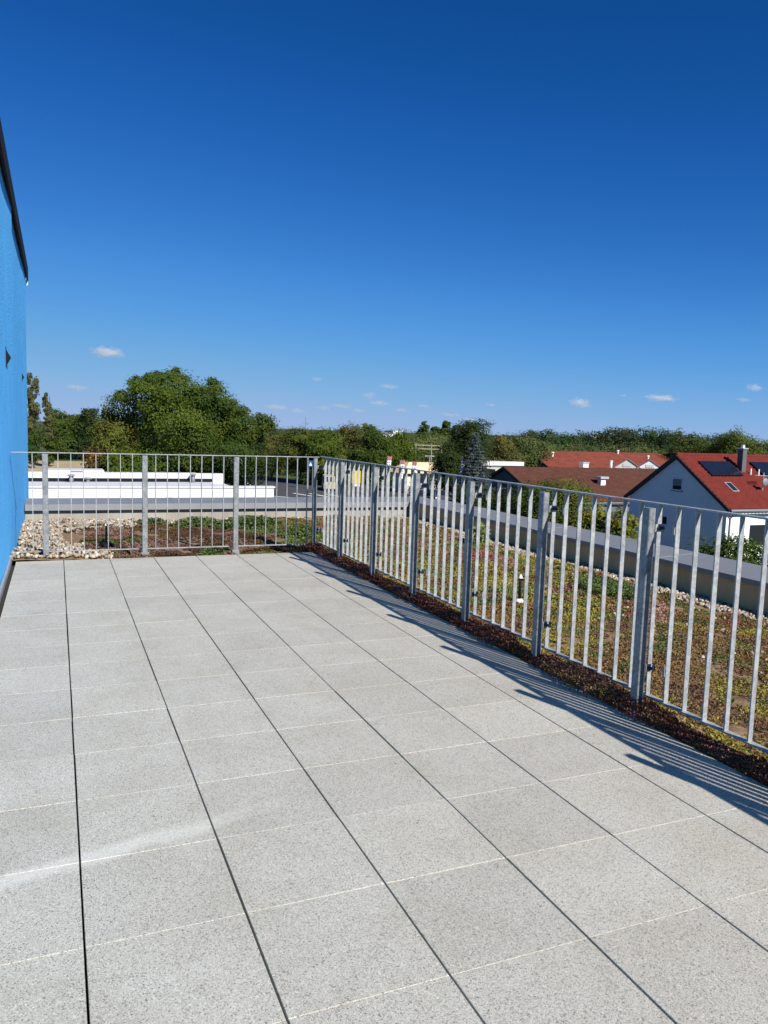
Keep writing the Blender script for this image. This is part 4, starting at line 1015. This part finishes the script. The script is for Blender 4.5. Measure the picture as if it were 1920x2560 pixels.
wood('left_wood', 'far low trees along the horizon behind the road', [(-4, 14, 250, 300, .5, .0, 46, (.034, .050, .020), 4.0), (13.0, 30, 210, 330, .9, 2.2, 60, (.048, .062, .024), 4.2), (13.5, 25, 140, 165, -1.4, -1.0, 26, (.055, .068, .022), 3.0)], 110000, .62, 203)
wood('roadside_hedge', 'low green hedge and grass bank beyond the road', [(17.0, 24.5, 118, 128, -4.2, -3.9, 26, (.062, .085, .022), 1.3), (13.6, 17.2, 138, 170, -4.0, -3.6, 14, (.05, .07, .02), 1.6), (28.5, 35.5, 92, 99, -4.4, -4.4, 18, (.05, .06, .02), 1.2)], 26000, .34, 204)
wood('lower_hedge', 'dark undergrowth filling the space behind the white roofs', [(3.2, 13.5, 72, 80, -1.6, -2.0, 18, (.022, .034, .013), 2.2), (3.0, 12.2, 57, 63, -2.0, -2.3, 16, (.02, .03, .012), 1.6)], 22000, .3, 205)
wood('garden_hedge', 'green hedge just below the parapet before the brown hall', [(30.5, 41, 39, 42, -3.6, -3.3, 22, (.04, .058, .018), 1.2), (41, 55, 30, 34, -4.6, -4.4, 18, (.035, .05, .018), 1.2)], 26000, .16, 206)

# ================================================================== CLOUDS: small far cumulus, real volumes
def cloud_material(scale, dens):
    m = bpy.data.materials.new('cloud_vapour'); m.use_nodes = True; N, L = m.node_tree.nodes, m.node_tree.links; N.clear()
    out = N.new('ShaderNodeOutputMaterial'); pv = N.new('ShaderNodeVolumePrincipled'); pv.inputs['Color'].default_value = (1, 1, 1, 1); pv.inputs['Anisotropy'].default_value = .2
    tc = N.new('ShaderNodeTexCoord'); oi = N.new('ShaderNodeObjectInfo')
    ln = N.new('ShaderNodeVectorMath'); ln.operation = 'LENGTH'; L.new(tc.outputs['Object'], ln.inputs[0])
    ad = N.new('ShaderNodeVectorMath'); L.new(tc.outputs['Object'], ad.inputs[0]); sc = N.new('ShaderNodeVectorMath'); sc.operation = 'SCALE'; L.new(oi.outputs['Location'], sc.inputs[0]); sc.inputs['Scale'].default_value = .037; L.new(sc.outputs[0], ad.inputs[1])
    mp = N.new('ShaderNodeMapping'); mp.inputs['Scale'].default_value = (1.6, 1.6, .9); L.new(ad.outputs[0], mp.inputs['Vector'])
    no = N.new('ShaderNodeTexNoise'); no.inputs['Scale'].default_value = scale; no.inputs['Detail'].default_value = 4; L.new(mp.outputs[0], no.inputs['Vector'])
    a = N.new('ShaderNodeMath'); a.operation = 'SUBTRACT'; L.new(no.outputs['Fac'], a.inputs[0])
    q = N.new('ShaderNodeMath'); q.operation = 'MULTIPLY_ADD'; L.new(ln.outputs['Value'], q.inputs[0]); q.inputs[1].default_value = .62; q.inputs[2].default_value = .10; L.new(q.outputs[0], a.inputs[1])
    mr = N.new('ShaderNodeMapRange'); L.new(a.outputs[0], mr.inputs[0]); mr.inputs[1].default_value = 0; mr.inputs[2].default_value = .25; mr.inputs[3].default_value = 0; mr.inputs[4].default_value = dens
    L.new(mr.outputs[0], pv.inputs['Density']); L.new(pv.outputs[0], out.inputs['Volume']); return m
CM = cloud_material(2.1, .045); CT = cloud_material(1.9, .032)
b = MB(); b.ball((0, 0, 0), 1, 1, 1, 20, 12); cme = b.mesh('cloud', CM); cmt = cme.copy(); cmt.materials.clear(); cmt.materials.append(CT)
for be, z, w, h, thin, lab in [
    (3.3, 166, 58, 17, 0, 'brightest long white cloud high above the largest tree'),
    (1.3, 79, 40, 9, 1, 'faint cloud streak low above the dark trees by the blue wall'),
    (17.7, 125, 20, 8, 0, 'small single white puff of cloud above the road'),
    (23.0, 112, 36, 9, 1, 'thin cloud streak above the group of small clouds'),
    (21.6, 88, 26, 12, 1, 'small white cloud in the middle of the central group'),
    (22.3, 70, 40, 8, 1, 'flat cloud just under the central group'),
    (14.9, 51, 48, 9, 1, 'long pale cloud low over the horizon beyond the largest tree'),
    (18.3, 53, 26, 9, 1, 'short pale cloud low over the middle of the tree row'),
    (19.6, 59, 38, 7, 1, 'flat pale cloud low over the tallest olive tree'),
    (24.0, 54, 30, 8, 1, 'faint low cloud above the sparse skyline trees'),
    (36.7, 83, 38, 17, 0, 'lumpy white cloud above the weathered red roof'),
    (42.1, 99, 54, 11, 0, 'flat white cloud above the wooded ridge'),
    (47.9, 126, 26, 12, 0, 'bright compact cloud above the red house'),
    (16.4, 44, 34, 7, 1, 'pale wisp low beside the long pale cloud'),
    (20.8, 49, 30, 6, 1, 'pale wisp low above the flat pale cloud and the trees'),
    (25.6, 66, 30, 6, 1, 'faint wisp above the tan roof'),
    (27.5, 46, 34, 6, 1, 'faint low wisp over the spruce'),
    (30.4, 74, 22, 6, 1, 'tiny faint puff over the olive tree past the spruce'),
    (29.0, 36, 40, 5, 1, 'lowest pale streak just over the trees past the spruce'),
    (5.0, 62, 22, 6, 1, 'tiny faint wisp beside the crown of the largest tree'),
    (39.6, 104, 16, 5, 1, 'tiny faint puff leading the flat white cloud'),
    (47.3, 98, 22, 7, 1, 'faint cloud wisp under the bright compact cloud')]:
    o = put('cloud', cmt if thin else cme, polar(be, 2000, z)); o.scale = (w * 1.1, w * .7, h * 1.15); o.rotation_euler = (0, math.radians(3), -math.radians(be)); tag(o, lab, 'cloud', 'small clouds over the horizon')
